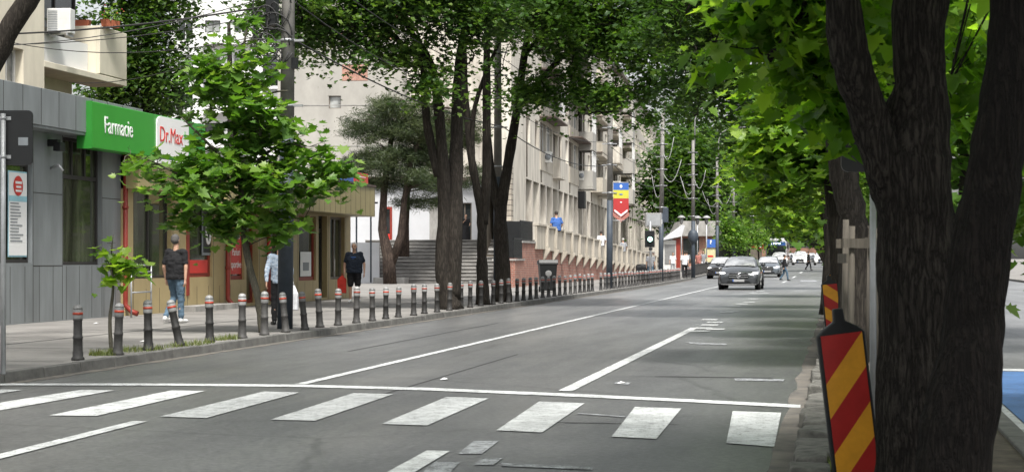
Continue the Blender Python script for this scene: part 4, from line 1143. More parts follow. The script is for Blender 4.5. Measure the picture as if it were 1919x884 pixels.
pine('dark pine with a reddish forked trunk standing before the stairs', b,
     [stem(b, [(728, 480, DP), (716, 430, DP), (720, 350, DP), (735, 250, DP), (760, 190, DP)], [.36, .33, .22, .18, .13, .06]), stem(P(732, 500, DP), [(752, 440, DP), (757, 380, DP), (770, 300, DP), (800, 230, DP)], [.22, .21, .16, .12, .06])],
     [sph(700, 300, DP - 1, 1.5, .8), sph(680, 240, DP - 1, 1.1, .8), sph(760, 230, DP, 1.9, 1.1), sph(740, 340, DP, 1.6, .5), sph(690, 350, DP, 1.0, .4), sph(790, 340, DP - 1, 1.5, .7), sph(720, 200, DP, 1.6, .5), sph(760, 300, DP + .6, 1.4, .6)], 230, 31)
b = Vector(P(757, 481, 90)); 
pine('pine with a pale straight trunk growing out of the stairs', b,
     [stem(b, [(758, 420, 90), (762, 360, 90), (790, 270, 90), (810, 200, 90)], [.3, .25, .2, .15, .08])],
     [sph(800, 290, 89, 1.6, 1.0), sph(780, 380, 89, 1.1, .35), sph(850, 240, 91, 1.6, 1.2), sph(830, 370, 89, 1.2, .5), sph(880, 330, 91, 1.0, .7)], 150, 32)
# brown shrub edge by the pine
# --- background trees on the left
def bgtree(label, px, d, blobs, seed, leaf='leafd', ncl=150, per=70, size=.34, spread=.7, group='background trees behind the shops', tr=.25, zb=0, tmpl=SIMP, name='street_tree'):
    b = onfoot(px, d, zb); top = max(q[2] for q in blobs)
    return tree(name, label, b, [([b, b + Vector((.1, 0, top * .4)), b + Vector((-.1, .2, top * .95))], [tr, tr * .7, tr * .25])], blobs, ncl, per, size, spread, leaf, 'bark', seed, tmpl=tmpl, group=group, limbs=4, seg=8, twr=1.6)
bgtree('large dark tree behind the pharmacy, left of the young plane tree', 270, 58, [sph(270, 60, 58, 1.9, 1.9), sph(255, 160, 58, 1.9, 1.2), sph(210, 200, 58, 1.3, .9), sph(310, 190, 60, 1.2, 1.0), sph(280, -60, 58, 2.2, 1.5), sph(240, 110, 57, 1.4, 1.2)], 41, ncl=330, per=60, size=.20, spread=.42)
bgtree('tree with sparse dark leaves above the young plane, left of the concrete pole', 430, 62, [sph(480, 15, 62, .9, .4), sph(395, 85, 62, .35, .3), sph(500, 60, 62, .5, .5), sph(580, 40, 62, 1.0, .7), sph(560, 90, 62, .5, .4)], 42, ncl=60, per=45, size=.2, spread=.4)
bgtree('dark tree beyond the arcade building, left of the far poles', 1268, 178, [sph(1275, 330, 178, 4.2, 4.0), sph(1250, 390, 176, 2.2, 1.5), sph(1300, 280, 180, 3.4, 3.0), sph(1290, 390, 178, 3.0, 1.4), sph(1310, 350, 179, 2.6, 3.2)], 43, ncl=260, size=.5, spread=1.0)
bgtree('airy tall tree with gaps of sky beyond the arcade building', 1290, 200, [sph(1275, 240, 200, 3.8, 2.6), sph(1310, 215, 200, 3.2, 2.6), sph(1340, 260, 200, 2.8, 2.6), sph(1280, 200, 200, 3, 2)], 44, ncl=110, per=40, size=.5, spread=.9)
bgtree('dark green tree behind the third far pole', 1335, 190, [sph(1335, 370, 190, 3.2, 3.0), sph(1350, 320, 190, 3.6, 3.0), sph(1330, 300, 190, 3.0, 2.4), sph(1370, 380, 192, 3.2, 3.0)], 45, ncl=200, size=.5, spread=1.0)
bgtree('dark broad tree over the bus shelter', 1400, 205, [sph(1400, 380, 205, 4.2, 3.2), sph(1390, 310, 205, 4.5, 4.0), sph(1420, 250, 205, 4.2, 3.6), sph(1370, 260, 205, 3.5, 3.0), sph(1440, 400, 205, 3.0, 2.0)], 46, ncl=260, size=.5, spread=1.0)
bgtree('small bright green tree left of the bus shelter', 1366, 150, [sph(1366, 425, 150, 1.1, 1.1), sph(1375, 440, 150, 1.3, .8), sph(1358, 412, 150, .7, .8), sph(1380, 452, 149, .8, .5)], 47, leaf='leafy', ncl=80, per=45, size=.24, spread=.4, tr=.12, group='young street trees at the far left kerb')
bgtree('small bright green tree right of the bus shelter', 1403, 158, [sph(1398, 432, 158, 1.1, .9), sph(1406, 450, 158, .9, .5), sph(1392, 445, 158, .9, .7)], 48, leaf='leafy', ncl=80, per=45, size=.24, spread=.4, tr=.12, group='young street trees at the far left kerb')
bgtree('small bright green tree beside the bus', 1420, 166, [sph(1416, 440, 166, 1.0, .7), sph(1424, 450, 166, .5, .4)], 49, leaf='leafy', ncl=60, per=45, size=.24, spread=.4, tr=.12, group='young street trees at the far left kerb')
# far end of the street
for i, (px, d, s) in enumerate([(1455, 345, 8), (1500, 350, 9), (1545, 342, 8), (1590, 352, 9), (1420, 360, 9), (1640, 350, 9)]):
    lab = ['dark tree closing the street above the bus', 'tall dark tree in the middle of the street end', 'dark tree at the street end above the right white car', 'dark tree at the right side of the street end', 'dark tree at the street end left of the bus', 'dark tree at the street end behind the tree guards'][i]
    bgtree(lab, px, d, [sph(px, 420, d, s * .6, s * .42), sph(px - 10, 370, d, s * .75, s * .5), sph(px + 12, 320, d, s * .7, s * .55), sph(px, 250, d, s * .7, s * .6)], 60 + i, ncl=210, per=50, size=.9, spread=1.7, group='trees closing the far end of the street')

# --- median row on the right
med = [(22, 1598, 'leafm', 'median tree with its trunk just behind the tree guard stakes'), (30, 1583, 'leafm', 'bright leafy median tree, second behind the guard stakes'), (48, 1570, 'leafm', 'bright leafy median tree above the striped far delineator'),
       (62, 1568, 'leafm', 'bright median tree left of the middle delineator'), (78, 1564, 'leafm', 'median tree with low bright twigs over the right lane'),
       (150, 1556, 'leafm', 'far median tree over the oncoming white car'), (180, 1549, 'leafd', 'far dark median tree near the street end')]
mb_spec = {
 30: [sph(1500, 250, 30, 1.0, .6), sph(1560, 310, 30, .6, .4), sph(1450, 290, 30, .6, .3), sph(1520, 150, 30, 1.1, .6), sph(1575, 180, 31, .6, .6)],
 48: [sph(1470, 320, 48, 1.1, .7), sph(1420, 300, 48, .8, .5), sph(1520, 350, 48, 1.2, .8), sph(1440, 360, 48, .7, .4), sph(1540, 260, 48, 1.4, 1.0, 1.2), sph(1450, 270, 48, .8, .5), sph(1395, 330, 48, .35, .2), sph(1390, 262, 48, .2, .22)],
 62: [sph(1480, 380, 62, 1.3, .6), sph(1430, 370, 62, .9, .4), sph(1530, 390, 62, 1.3, .8), sph(1490, 300, 62, 2.0, 1.3)],
 78: [sph(1500, 400, 78, 1.5, .7), sph(1450, 340, 78, 1.6, 1.2), sph(1540, 420, 78, 1.0, .5), sph(1500, 300, 78, 2.6, 1.8)],
}
for i, (d, px, lf, lab) in enumerate(med):
    b = onfoot(px, d, .1 + rise(d)); k = d / FPX
    if d == 22: bl = [sph(1540, 60, 22, 1.0, .7), sph(1600, -40, 22, 2, 1), sph(1480, -20, 22, 1.0, .5), sph(1640, 150, 23, .5, 1.2)]
    elif d in mb_spec: bl = mb_spec[d]
    else:
        s = 3.2; bl = [sph(px - 1.6 / k, 484 - 3.0 / k, d, 1.5, .9), sph(px - 2.4 / k, 484 - 4.2 / k, d, 1.7, 1.2), sph(px, 484 - 3.8 / k, d, 2.2, 1.5), sph(px - 1 / k, 484 - 6 / k, d, 2.8, 1.8), sph(px + 1.5 / k, 484 - 4.5 / k, d, 2.0, 1.8)]
    top = P(px - 30, 484 - 7.5 / k, d); lean = P(px - 35, 484 - 2.6 / k, d) if d > 25 else P(1572, 260, 22)
    st = [([b, b.lerp(lean, .5) + Vector((.03, 0, 0)), lean, top], [.2, .16, .14, .06])]
    if d == 22: st = [stem(b, [(1600, 430, 22), (1585, 350, 22), (1570, 250, 22), (1556, 120, 22), (1548, -40, 22)], [.21, .2, .19, .17, .14, .12, .1])]
    small = d > 60
    tree('street_tree', lab, b, st, bl, 200 if d < 60 else 170, 30 if d < 90 else 44, .20 if d < 60 else (.25 if d < 100 else .36), .25 if d < 60 else .38, lf, 'bark', 70 + i,
         tmpl=LOBED if d < 35 else (MIDL if d < 80 else SIMP), group='median street trees', limbs=3, tilt=(.0, 1.1))
# --- trees across the far carriageway (seen between the trunks)
for i, (px, d, lab) in enumerate([(1815, 26, 'leafy tree seen in the gap between the two big trunks'), (1700, 34, 'leafy tree hidden behind the big split trunk'), (1990, 30, 'leafy tree at the right picture edge behind the trunk')]):
    b = onfoot(px, d, .1)
    tree('street_tree', lab, b, [([b, b + Vector((0, 0, 3)), b + Vector((.2, 0, 6.5))], [.16, .12, .05])],
         [sph(px, 330, d, 1.6, .8), sph(px, 200, d, 1.9, 1.0), sph(px - 60, 90, d, 1.9, 1.1), sph(px + 40, 20, d, 2, 1.2), sph(px, 420, d, 1.2, .4)], 170, 26, .22, .33, 'leafy', 'bark', 90 + i, tmpl=LOBED, group='trees beyond the far carriageway', limbs=3)
# hedge behind
def hedge(label, x0, x1, y0, y1, z0, z1, n, size, seed, leaf='leaf'):
    r = np.random.RandomState(seed); t = thing('hedge', label, 'hedge', ((x0 + x1) / 2, (y0 + y1) / 2, z0))
    pos = np.stack([r.uniform(x0, x1, n), r.uniform(y0, y1, n), z0 + (z1 - z0) * r.uniform(0, 1, n) * (.85 + .15 * np.sin(r.uniform(0, 30, n)))], 1)
    mb = MB()
    for i in range(14):
        y = y0 + (y1 - y0) * (i + .5) / 14; x = (x0 + x1) / 2; mb.tube([(x - t.location.x, y - t.location.y, 0), (x - t.location.x + r.normal(0, .1), y - t.location.y, z1 - z0 - .3)], [.04, .015], 5)
    mb.build('stems', 'bark', t)
    leaves('foliage', pos, size, SIMP, leaf, t, seed, origin=tuple(t.location))
hedge('long clipped green hedge beyond the far carriageway', 12.5, 14, 24, 110, .1, 2.6, 16000, .16, 5)
# --- the two big trunks at the right
def vis(pos):            # keep foliage clear of the space right in front of the camera
    return (pos[:, 1] > 4.5) & ((pos[:, 0] > -.95) | (pos[:, 2] > 4.6))
DN = 9.7
b = onfoot(1722, DN, .05)
tree('plane_tree', 'big dark furrowed trunk that splits into two limbs, left of the two nearest trunks', b,
     [stem(b, [(1714, 884, DN), (1718, 620, DN), (1714, 440, DN), (1704, 300, DN), (1722, 160, DN), (1722, 40, DN), (1735, -120, DN), (1760, -600, DN)], [.25, .225, .205, .215, .225, .145, .145, .14, .10]),
      stem(P(1690, 400, DN), [(1662, 300, DN - .05), (1622, 200, DN - .1), (1592, 100, DN - .15), (1578, 0, DN - .2), (1560, -160, DN - .2), (1500, -500, DN)], [.14, .14, .115, .10, .092, .08, .05]),
      stem(P(1775, 470, DN), [(1768, 420, DN), (1755, 330, DN), (1755, 260, DN)], [.05, .075, .06, .02]),
      stem(P(1590, -150, DN), [(1500, -220, DN + .5), (1420, -150, DN + 1), (1360, -40, DN + 1.2)], [.04, .03, .02, .008]),
      stem(P(1590, -100, DN), [(1540, -60, DN + .6), (1480, 60, DN + 1), (1440, 110, DN + 1.2)], [.03, .022, .015, .006])],
     [sph(1510, 10, DN + 1.2, .26, .2, 1.3), sph(1530, 110, DN + 1.4, .18, .16, .8), sph(1410, 15, DN + 1.3, .20, .06, .6), sph(1560, 200, DN + 2, .10, .10, .6), sph(1450, 70, DN + 1.6, .12, .08, .4), sph(1545, -10, DN + 1, .4, .2, 2), sph(1640, 30, DN + 1.6, .16, .3, 1), sph(1355, 75, DN + 1.2, .08, .05, .25), sph(1610, 160, DN + 2, .12, .12, .3),
      sph(1500, -500, DN + 1, 2.2, .7, 4), sph(1700, -600, DN, 3, .9, 5), (-3.2, 11, 6.6, 3.2, 4.5, .8, 9), (-2.0, 6, 6.0, 3.2, 3.5, .7, 5), sph(1815, 150, DN + 2.5, .12, .6, .8)],  # broad high blobs are unseen foliage added to shade the near road
     900, 8, .132, .12, 'leafn', 'barkn', 101, tmpl=LOBED, limbs=2, tilt=(.3, 1.45), clip=vis, rough=1.0, twr=.5)
DM = 8.3
b = onfoot(1812, DM, .05)
tree('plane_tree', 'big dark furrowed trunk leaning right, nearest trunk at the right picture edge', b,
     [stem(b, [(1786, 884, DM), (1812, 700, DM), (1838, 500, DM), (1866, 300, DM), (1893, 100, DM), (1912, -60, DM), (1960, -500, DM)], [.20, .182, .158, .135, .125, .122, .12, .10])],
     [(b.x - .1, b.y - 1.2, 4.6, 2.4, 2.6, .6, 3), (b.x + .8, b.y + .5, 5.0, 2.6, 2.6, .8), (b.x + 2.0, b.y + 3, 4.4, 2.2, 2.5, .8), (b.x - .5, b.y - 1.5, 5.6, 2.5, 2.0, .7), (b.x + 2.2, b.y + 7, 3.6, 1.4, 2.5, .8)],  # overhead foliage added above the frame to keep the near trunks in shade
     620, 14, .19, .26, 'leafn', 'barkk', 102, tmpl=LOBED, limbs=2, tilt=(.2, 1.4), clip=vis, rough=1.0, twr=.5)
# limb across the upper left corner, from a tree standing left of the frame
b = Vector((-14.4, 23.0, .1))
DLx = 27.0
tree('street_tree', 'dark bare limb crossing the upper left corner above the black sign', b,
     [([b, Vector((-14.5, 23.6, 2.6)), P(-40, 150, DLx), P(20, 50, DLx), P(72, -30, DLx), P(140, -160, DLx)], [.26, .22, .20, .17, .15, .10])],
     [(-11, 20, 7.5, 3, 3, .8, 2), (-9, 15, 7.5, 3.4, 4, .9, 4)], 260, 26, .16, .3, 'leaf', 'bark', 111, limbs=3)  # unseen crown extended over the near road to darken it
# balcony planters' greenery
for o in [o for o in bpy.data.objects if o.get('_plants') is not None]:
    k = o['_plants']; r = np.random.RandomState(9 + k); n = 170 if k else 110
    pos = np.stack([r.normal(0, .13 + .05 * k, n), r.normal(0, .05 + .04 * k, n), .2 + abs(r.normal(0, .06 + .12 * k, n))], 1)
    mb = MB()
    for i in range(6): mb.tube([((i - 2.5) * .07, 0, .12), ((i - 2.5) * .08, 0, .26 + .15 * k)], .006, 4)
    mb.build('stems', 'bark', o); leaves('foliage', pos, .09, SIMP, 'leafy', o, 5 + k)
    if k:
        fl = MB()
        for i in range(9): q = pos[i * 7]; fl.ell(tuple(q + np.array([0, 0, .05])), (.02, .02, .015), 6, 4)
        fl.build('flowers', 'bannerred', o)
    del o['_plants']
# ================================================================== STREET FURNITURE
def bollard_src():
    t = thing('bollard', 'x', 'bollard', (0, 0, 0), 0, 'bollards along the left kerb')
    MB().lathe([(.082, 0), (.082, .035), (.066, .05), (.066, .10), (.060, .115), (.058, .27), (.063, .275), (.063, .30), (.056, .31), (.054, .50), (.061, .51), (.061, .525)], 16).build('post', 'boll', t)
    MB().lathe([(.0615, .523), (.063, .53), (.063, .635), (.058, .645)], 16).build('silver_band', 'silver', t)
    MB().lathe([(.0645, .575), (.0645, .607)], 16).build('red_band', 'bred', t)
    MB().lathe([(.062, .645), (.060, .665), (.045, .69), (.02, .702), (.004, .705)], 16).build('cap', 'silver', t)
    return t
bs = bollard_src(); used = False
bp = [(135, 677, 0), (210, 667, .03), (275, 655, -.01), (333, 648, -.22), (390, 640, -.02), (441, 638, .0), (490, 628, .01), (530, 623, -.10), (563, 620, -.09), (600, 611, -.06), (628, 610, .02), (660, 607, .01), (690, 603, 0), (718, 598, 0), (743, 594, .02), (769, 592, 0), (793, 587, 0), (815, 585, 0), (838, 582, .02)]
pxs = [864.5, 881, 901, 924, 939, 953, 969, 981, 994, 1005, 1017, 1028, 1039, 1049, 1059, 1069, 1078, 1087, 1095, 1103, 1110, 1126, 1134, 1141, 1148, 1154]
labs = {0: 'bollard with silver and red bands, nearest and leftmost of the kerb row', 1: 'bollard standing in front of the sapling, second from the left', 2: 'upright bollard third from the left beside the weeds', 3: 'bollard tilted sharply left in front of the walking man',
        4: 'upright bollard just right of the sharply tilted one', 5: 'upright bollard just left of the young tree trunk', 6: 'upright bollard touching the young tree trunk in view', 7: 'leaning bollard directly left of the first concrete pole', 8: 'leaning bollard directly right of the first concrete pole',
        9: 'slightly leaning bollard, second right of the first concrete pole', 10: 'bollard left of the white haired man, third right of the pole', 11: 'bollard in front of the legs of the white haired man', 12: 'bollard directly right of the white haired man',
        13: 'bollard second right of the white haired man', 14: 'bollard before the left end of the stairs', 15: 'bollard before the stairs, third left of the first dark trunk', 16: 'bollard before the stairs, second left of the first dark trunk', 17: 'bollard directly left of the first dark trunk', 18: 'bollard in front of the first dark trunk',
        19: 'bollard between the first and second dark trunks, left one', 20: 'bollard between the first and second dark trunks, right one', 21: 'bollard in front of the middle dark trunk', 22: 'bollard between the middle and the rightmost dark trunks', 23: 'bollard at the foot of the rightmost dark trunk', 24: 'bollard directly right of the rightmost dark trunk'}
pts = []
for px, py, tilt in bp: g = G(px, py, .12); tilt += rnd.uniform(-.012, .012); pts.append((-9.62 + (g.x + 9.7) * .3, YX(px, -9.65), tilt))
for i, px in enumerate(pxs): x = -9.66; pts.append((x, YX(px, x), rnd.uniform(-.015, .015)))
y = pts[-1][1] + 1.15
while y < 121:
    if not (108.5 < y < 111.5): pts.append((kerbx(y) - .32, y, rnd.uniform(-.02, .02)))
    y += 1.15
for i, (x, y, tilt) in enumerate(pts):
    lab = labs.get(i) or ('bollard of the evenly spaced run before the brick terrace and bin' if i < 40 else ('bollard close to the banner pole foot' if i < 47 else 'far bollard in the dense run beyond the banner pole'))
    o = bs if i == 0 else dup(bs)
    o['label'] = lab; o.location = (x, y, .118 + rise(y)); o.rotation_euler = (0, tilt, 0)
    if i >= 25: o['group'] = {0: 'bollards before the brick terrace', 1: 'bollards around the banner pole', 2: 'far bollards beyond the banner pole'}[0 if i < 40 else (1 if i < 47 else 2)]
    s_ = rnd.uniform(.97, 1.03) * (1.03 if i < 12 else 1); o.scale = (s_, s_, s_)
# far picket fence beyond the bollards
t = thing('kerb_fence', 'long dark picket fence along the far left kerb before the cars', 'fence', (kerbx(122) - .3, 122, .12 + rise(122)), 0)
mb = MB(); y = 0.0
while y < 34:
    x = kerbx(122 + y) - kerbx(122); z = rise(122 + y) - rise(122)
    mb.box(x - .02, x + .02, y, y + .05, z, z + .85); y += .18
mb.build('pickets', 'boll', t)
mb = MB()
for h in (.15, .75): mb.tube([(kerbx(122 + y) - kerbx(122), y, h + rise(122 + y) - rise(122)) for y in range(0, 35, 4)], .025, 6)
mb.build('rails', 'boll', t)

# ---- concrete poles
def pole(px, d, lab, group, lean=0, arm=True, r0=.15, box=False):
    b = onfoot(px, d, .12 + rise(d)); t = thing('street_lamp', lab, 'street lamp', b, 0, group)
    H = 9.3
    MB().tube([(0, 0, 0), (lean * 3.8 / H, 0, 3.8)], [r0, r0 * .93], 14).build('painted_base', 'slate', t)
    MB().tube([(lean * 3.8 / H, 0, 3.79), (lean, 0, H)], [r0 * .92, r0 * .70], 14).build('shaft', 'pole', t)
    for z in (4.1, 5.3, 6.2, 6.9, 7.6, 8.4): x = lean * z / H; m_ = MB(); m_.tube([(x, 0, z), (x, 0, z + .05)], r0 * .98, 12); m_.box(x - .35, x + .3, -.03, .03, z + .0, z + .04); m_.build('bracket', 'metal', t)
    if arm:
        MB().tube([(lean + .1, 0, H - .5), (lean + .12, 0, H + 1.3), (lean + .3, 0, H + 1.9), (lean + .8, 0, H + 2.2), (lean + 1.6, 0, H + 2.35)], .045, 8).build('arm', 'silver', t)
        m_ = MB(); m_.ell((lean + 1.9, 0, H + 2.36), (.38, .14, .08), 10, 6); m_.build('lamp_head', 'silver', t)
    if box:
        MB().box(r0, r0 + .28, -.12, .12, 3.3, 4.1).build('cable_box', 'slate', t)
        MB().box(-.14, .1, -r0 - .02, -r0 + .03, 3.2, 3.45).build('notice', 'whites', t)
    return t
grp = 'concrete lamp posts along the left pavement'
poles = [(534, 31.6, 'grey concrete pole with slate painted foot beside the young plane tree', .10), (933, 52.5, 'concrete pole mostly hidden behind the rightmost dark trunk', 0), (1142, 73.5, 'concrete pole carrying the blue yellow red banner', .05),
         (1238, 94.5, 'concrete pole beside the traffic light', .12), (1299, 115, 'concrete pole with a curved lamp arm next to the silver kiosk', 0), (1344, 137, 'far concrete pole beside the blue sign', 0), (1375, 158, 'far concrete pole above the bus shelter', 0), (1411, 182, 'farthest concrete pole left of the bus', 0)]
pt = []
for i, (px, d, lab, ln) in enumerate(poles):
    t = pole(px, d, lab, grp, ln, True, .14 if i else .145, i == 3); pt.append((t, ln))
# transformer drum on pole 5
m_ = MB(); m_.ell((0, -.05, 2.75), (.36, .3, .5), 12, 8); m_.build('round_box', 'slate', pt[4][0])
# junction hardware at the first pole
m_ = MB(); m_.box(-.34, -.15, -.1, .1, 5.6, 6.2); m_.box(.12, .24, -.08, .06, 4.8, 5.0); m_.box(-.3, -.16, -.1, .06, 2.9 + 1.6, 3.2 + 1.6); boxes_each(m_, 'junction_box', 'black', pt[0][0])
# cables
def cable(a, b, sag, r=.012, n=14):
    return [a.lerp(b, u) - Vector((0, 0, sag * 4 * u * (1 - u))) for u in np.linspace(0, 1, n)]
k = 0
desc = ['lowest', 'second lowest', 'middle', 'second highest', 'highest']
for i in range(len(pt) - 1):
    a0, b0 = pt[i][0].location, pt[i + 1][0].location
    where = ['between the first two concrete poles', 'between the hidden pole and the banner pole', 'between the banner pole and the traffic light pole', 'between the traffic light pole and the kiosk pole', 'between the kiosk pole and the next far pole', 'between the two poles before the bus shelter', 'between the two farthest poles'][i]
    for j, z in enumerate((5.35, 6.3, 6.95, 7.65, 8.45)):
        if i > 4 and j > 2: continue
        a, b = a0 + Vector((.15 - .3 * (j % 2), 0, z)), b0 + Vector((.15 - .3 * (j % 2), 0, z))
        m_ = MB(); m_.tube([p - a for p in cable(a, b, .25 + .08 * ((j * 7 + i * 3) % 4))], .011 if j else .017, 5)
        o = m_.build('overhead_cable', 'cable', None, loc=a); tag(o, f'{desc[j]} black cable {where}', 'cable', 'overhead cables between the poles')
# cables from the first pole towards the upper left, and to the building
p0 = pt[0][0].location
for j, (px, py, d, z, lab) in enumerate([(-60, 66, 33, 6.0, 'thick black cable running from the first pole past the air conditioner'), (-60, 84, 33, 5.85, 'lower black cable running from the first pole to the left edge'), (-60, 88, 30, 6.2, 'thin cable sloping up from the left edge to the first pole'),
                                    (150, -40, 36, 6.3, 'cable rising from the first pole to the upper left'), (130, 155, 38, 5.6, 'thin cable sagging under the cream balcony'), (300, -60, 40, 6.5, 'steep cable from the first pole to the top edge'), (-60, 60, 36, 5.5, 'slack cable crossing in front of the white apartment block')]):
    a, b = p0 + Vector((-.15, 0, z)), P(px, py, d)
    m_ = MB(); m_.tube([p - a for p in cable(a, b, .12 + .05 * j)], .009 if j else .018, 5)
    tag(m_.build('overhead_cable', 'cable', None, loc=a), lab, 'cable', 'cables from the first pole to the left')
# coiled cable bundle at the first pole
m_ = MB(); r_ = random.Random(4)
for i in range(16):
    z = r_.uniform(4.6, 6.6); w = r_.uniform(.12, .4); h = r_.uniform(.12, .5); cx_ = r_.uniform(-.5, -.1)
    m_.tube([(cx_ + w * math.cos(t), -.14 + .03 * math.sin(3 * t), z + h * math.sin(t)) for t in np.linspace(0, 6.28 * r_.uniform(.6, 1), 14)], .013, 5)
m_.build('cable_coils', 'cable', pt[0][0])
for i in (3, 4, 5):
    m_ = MB()
    for q in range(3):
        z = r_.uniform(5.2, 7.4); w_ = r_.uniform(-1.3, 1.2); m_.tube([(.1 + w_ * u, -.05, z - .8 * math.sin(3.14 * u * .9) + .9 * u * u) for u in np.linspace(0, 1, 9)], .016, 5)
    m_.build('hanging_loops', 'cablep', pt[i][0])

# ---- banner
b = pt[2][0].location
t = thing('banner', 'vertical blue, yellow and red pole banner with a white chevron', 'banner', (b.x + .17, b.y, 3.0), TH)
m_ = MB(); m_.box(0, .66, -.012, .012, 1.36, 1.66); m_.build('blue_field', 'blue', t)
m_ = MB(); m_.box(0, .66, -.012, .012, 1.0, 1.355); m_.build('yellow_field', 'yellow', t)
m_ = MB(); m_.prism([(0, .45), (.33, .18), (.66, .45), (.66, .995), (0, .995)], -.012, .012, 'y'); m_.build('red_field', 'bannerred', t)
m_ = MB(); m_.prism([(.05, .44), (.33, .22), (.61, .44), (.61, .53), (.33, .31), (.05, .53)], -.02, -.0125, 'y'); m_.build('chevron', 'whites', t)
m_ = MB(); m_.prism([(-.02, .42), (.33, .13), (.68, .42), (.68, .25), (.33, -.02), (-.02, .25)], -.01, .01, 'y'); m_.build('lower_edge', 'clpink', t)
m_ = MB(); m_.ell((.33, -.016, 1.51), (.06, .004, .07), 12, 6); m_.ell((.33, -.016, .83), (.05, .004, .03), 8, 4); m_.build('emblem', 'whites', t)
m_ = MB(); m_.ell((.33, -.016, 1.17), (.09, .004, .03), 8, 4); m_.build('mark', 'blue', t)
m_ = MB(); m_.tube([(-.1, 0, 1.68), (.68, 0, 1.68)], .018, 8); m_.tube([(-.1, 0, .05), (.5, 0, .05)], .018, 8); m_.build('rod', 'metal', t)

# ---- traffic light
b = onfoot(1219, 92, .12)
t = thing('traffic_light', 'traffic light on a grey post showing a pale green light', 'traffic light', b, TH)
MB().tube([(0, .1, 0), (0, .1, 3.3)], .06, 10).build('post', 'metal', t)
m_ = MB(); m_.box(-.30, .22, -.1, .09, 1.8 + .10, 2.45 + .35); m_.box(-.10, .10, -.14, -.1, 1.75, 1.88); m_.build('housing', 'black', t, bevel=.02)
m_ = MB(); m_.ell((-.03, -.11, 2.33), (.13, .03, .13), 16, 8); m_.build('green_lamp', emat('lit green lens', (.55, 1., .8), 3.0), t)
m_ = MB(); m_.tube([(-.03, -.24, 2.33), (-.03, -.1, 2.33)], .165, 16, caps=False); m_.build('visor', 'black', t)
t = thing('control_cabinet', 'pale grey equipment cabinet mounted above the traffic light', 'cabinet', b + Vector((.2, .25, 3.0)), TH)
m_ = MB(); m_.box(-.5, .38, 0, .45, 0, .75); m_.build('box', 'silver', t, bevel=.03)
m_ = MB(); m_.box(-.42, .30, -.015, -.001, .08, .67); m_.build('door', 'metal', t)
m_ = MB(); m_.tube([(-.2, .2, -3.0), (-.2, .2, 0)], .05, 8); m_.build('post', 'metal', t)

# ---- wheelie bin
b = onfoot(1026, 66, .12)
t = thing('wheelie_bin', 'black wheeled rubbish bin with a pale round mark by the brick wall', 'bin', b, TH + .1)
m_ = MB(); m_.add([(-.27, -.27, .06), (.27, -.27, .06), (.27, .27, .06), (-.27, .27, .06), (-.34, -.36, 1.1), (.34, -.36, 1.1), (.34, .36, 1.1), (-.34, .36, 1.1)], [(0, 3, 2, 1), (4, 5, 6, 7), (0, 1, 5, 4), (1, 2, 6, 5), (2, 3, 7, 6), (3, 0, 4, 7)])
m_.box(-.37, .37, -.38, .38, 1.06, 1.12); m_.build('bin_body', 'black', t, bevel=.02)
m_ = MB(); m_.prism([(-.38, 1.125), (.40, 1.125), (.36, 1.2), (-.3, 1.25)], -.37, .37, 'x'); m_.tube([(-.36, .42, 1.14), (.36, .42, 1.14)], .025, 8); m_.build('lid', 'black', t, bevel=.015)
for x in (-.27, .27): m_ = MB(); m_.tube([(x - .03, .3, .11), (x + .03, .3, .11)], .11, 14); m_.build('wheel', 'tyre', t)
m_ = MB(); m_.ell((0, -.338, .72), (.13, .012, .12), 14, 6, 0, Matrix.Rotation(.0, 4, 'X')); m_.build('round_mark', 'silver', t)
# far litter containers
for px, d, lab in ((1203, 100, 'dark rubbish container behind the dense bollards'), (1217, 103, 'dark rubbish container right beside the traffic light post')):
    b = onfoot(px, d, .12); t = thing('waste_container', lab, 'bin', b, TH)
    m_ = MB(); m_.prism([(-.3, 0), (.3, 0), (.36, .85), (-.36, .85)], -.3, .3, 'y'); m_.build('bin_body', 'black', t, bevel=.03)
    m_ = MB(); m_.ell((0, 0, .86), (.37, .32, .12), 12, 6); m_.build('lid', 'black', t)
# mushroom park lamps
for px, d, lab in ((1277, 142, 'pale mushroom shaped park lamp, left of three'), (1307, 144, 'pale mushroom shaped park lamp, middle of three'), (1324, 143, 'pale mushroom shaped park lamp, right of three')):
    b = onfoot(px, d, .12 + rise(d)); t = thing('park_lamp', lab, 'park lamp', b, 0)
    MB().tube([(0, 0, 0), (0, 0, 4.2)], .05, 8).build('post', 'metal', t)
    MB().lathe([(.05, 3.95), (.14, 4.1), (.16, 4.45), (.05, 4.5)], 12).build('globe', 'silver', t)
    MB().lathe([(.36, 4.5), (.34, 4.54), (.2, 4.66), (.06, 4.72)], 14).build('cap', 'silver', t)

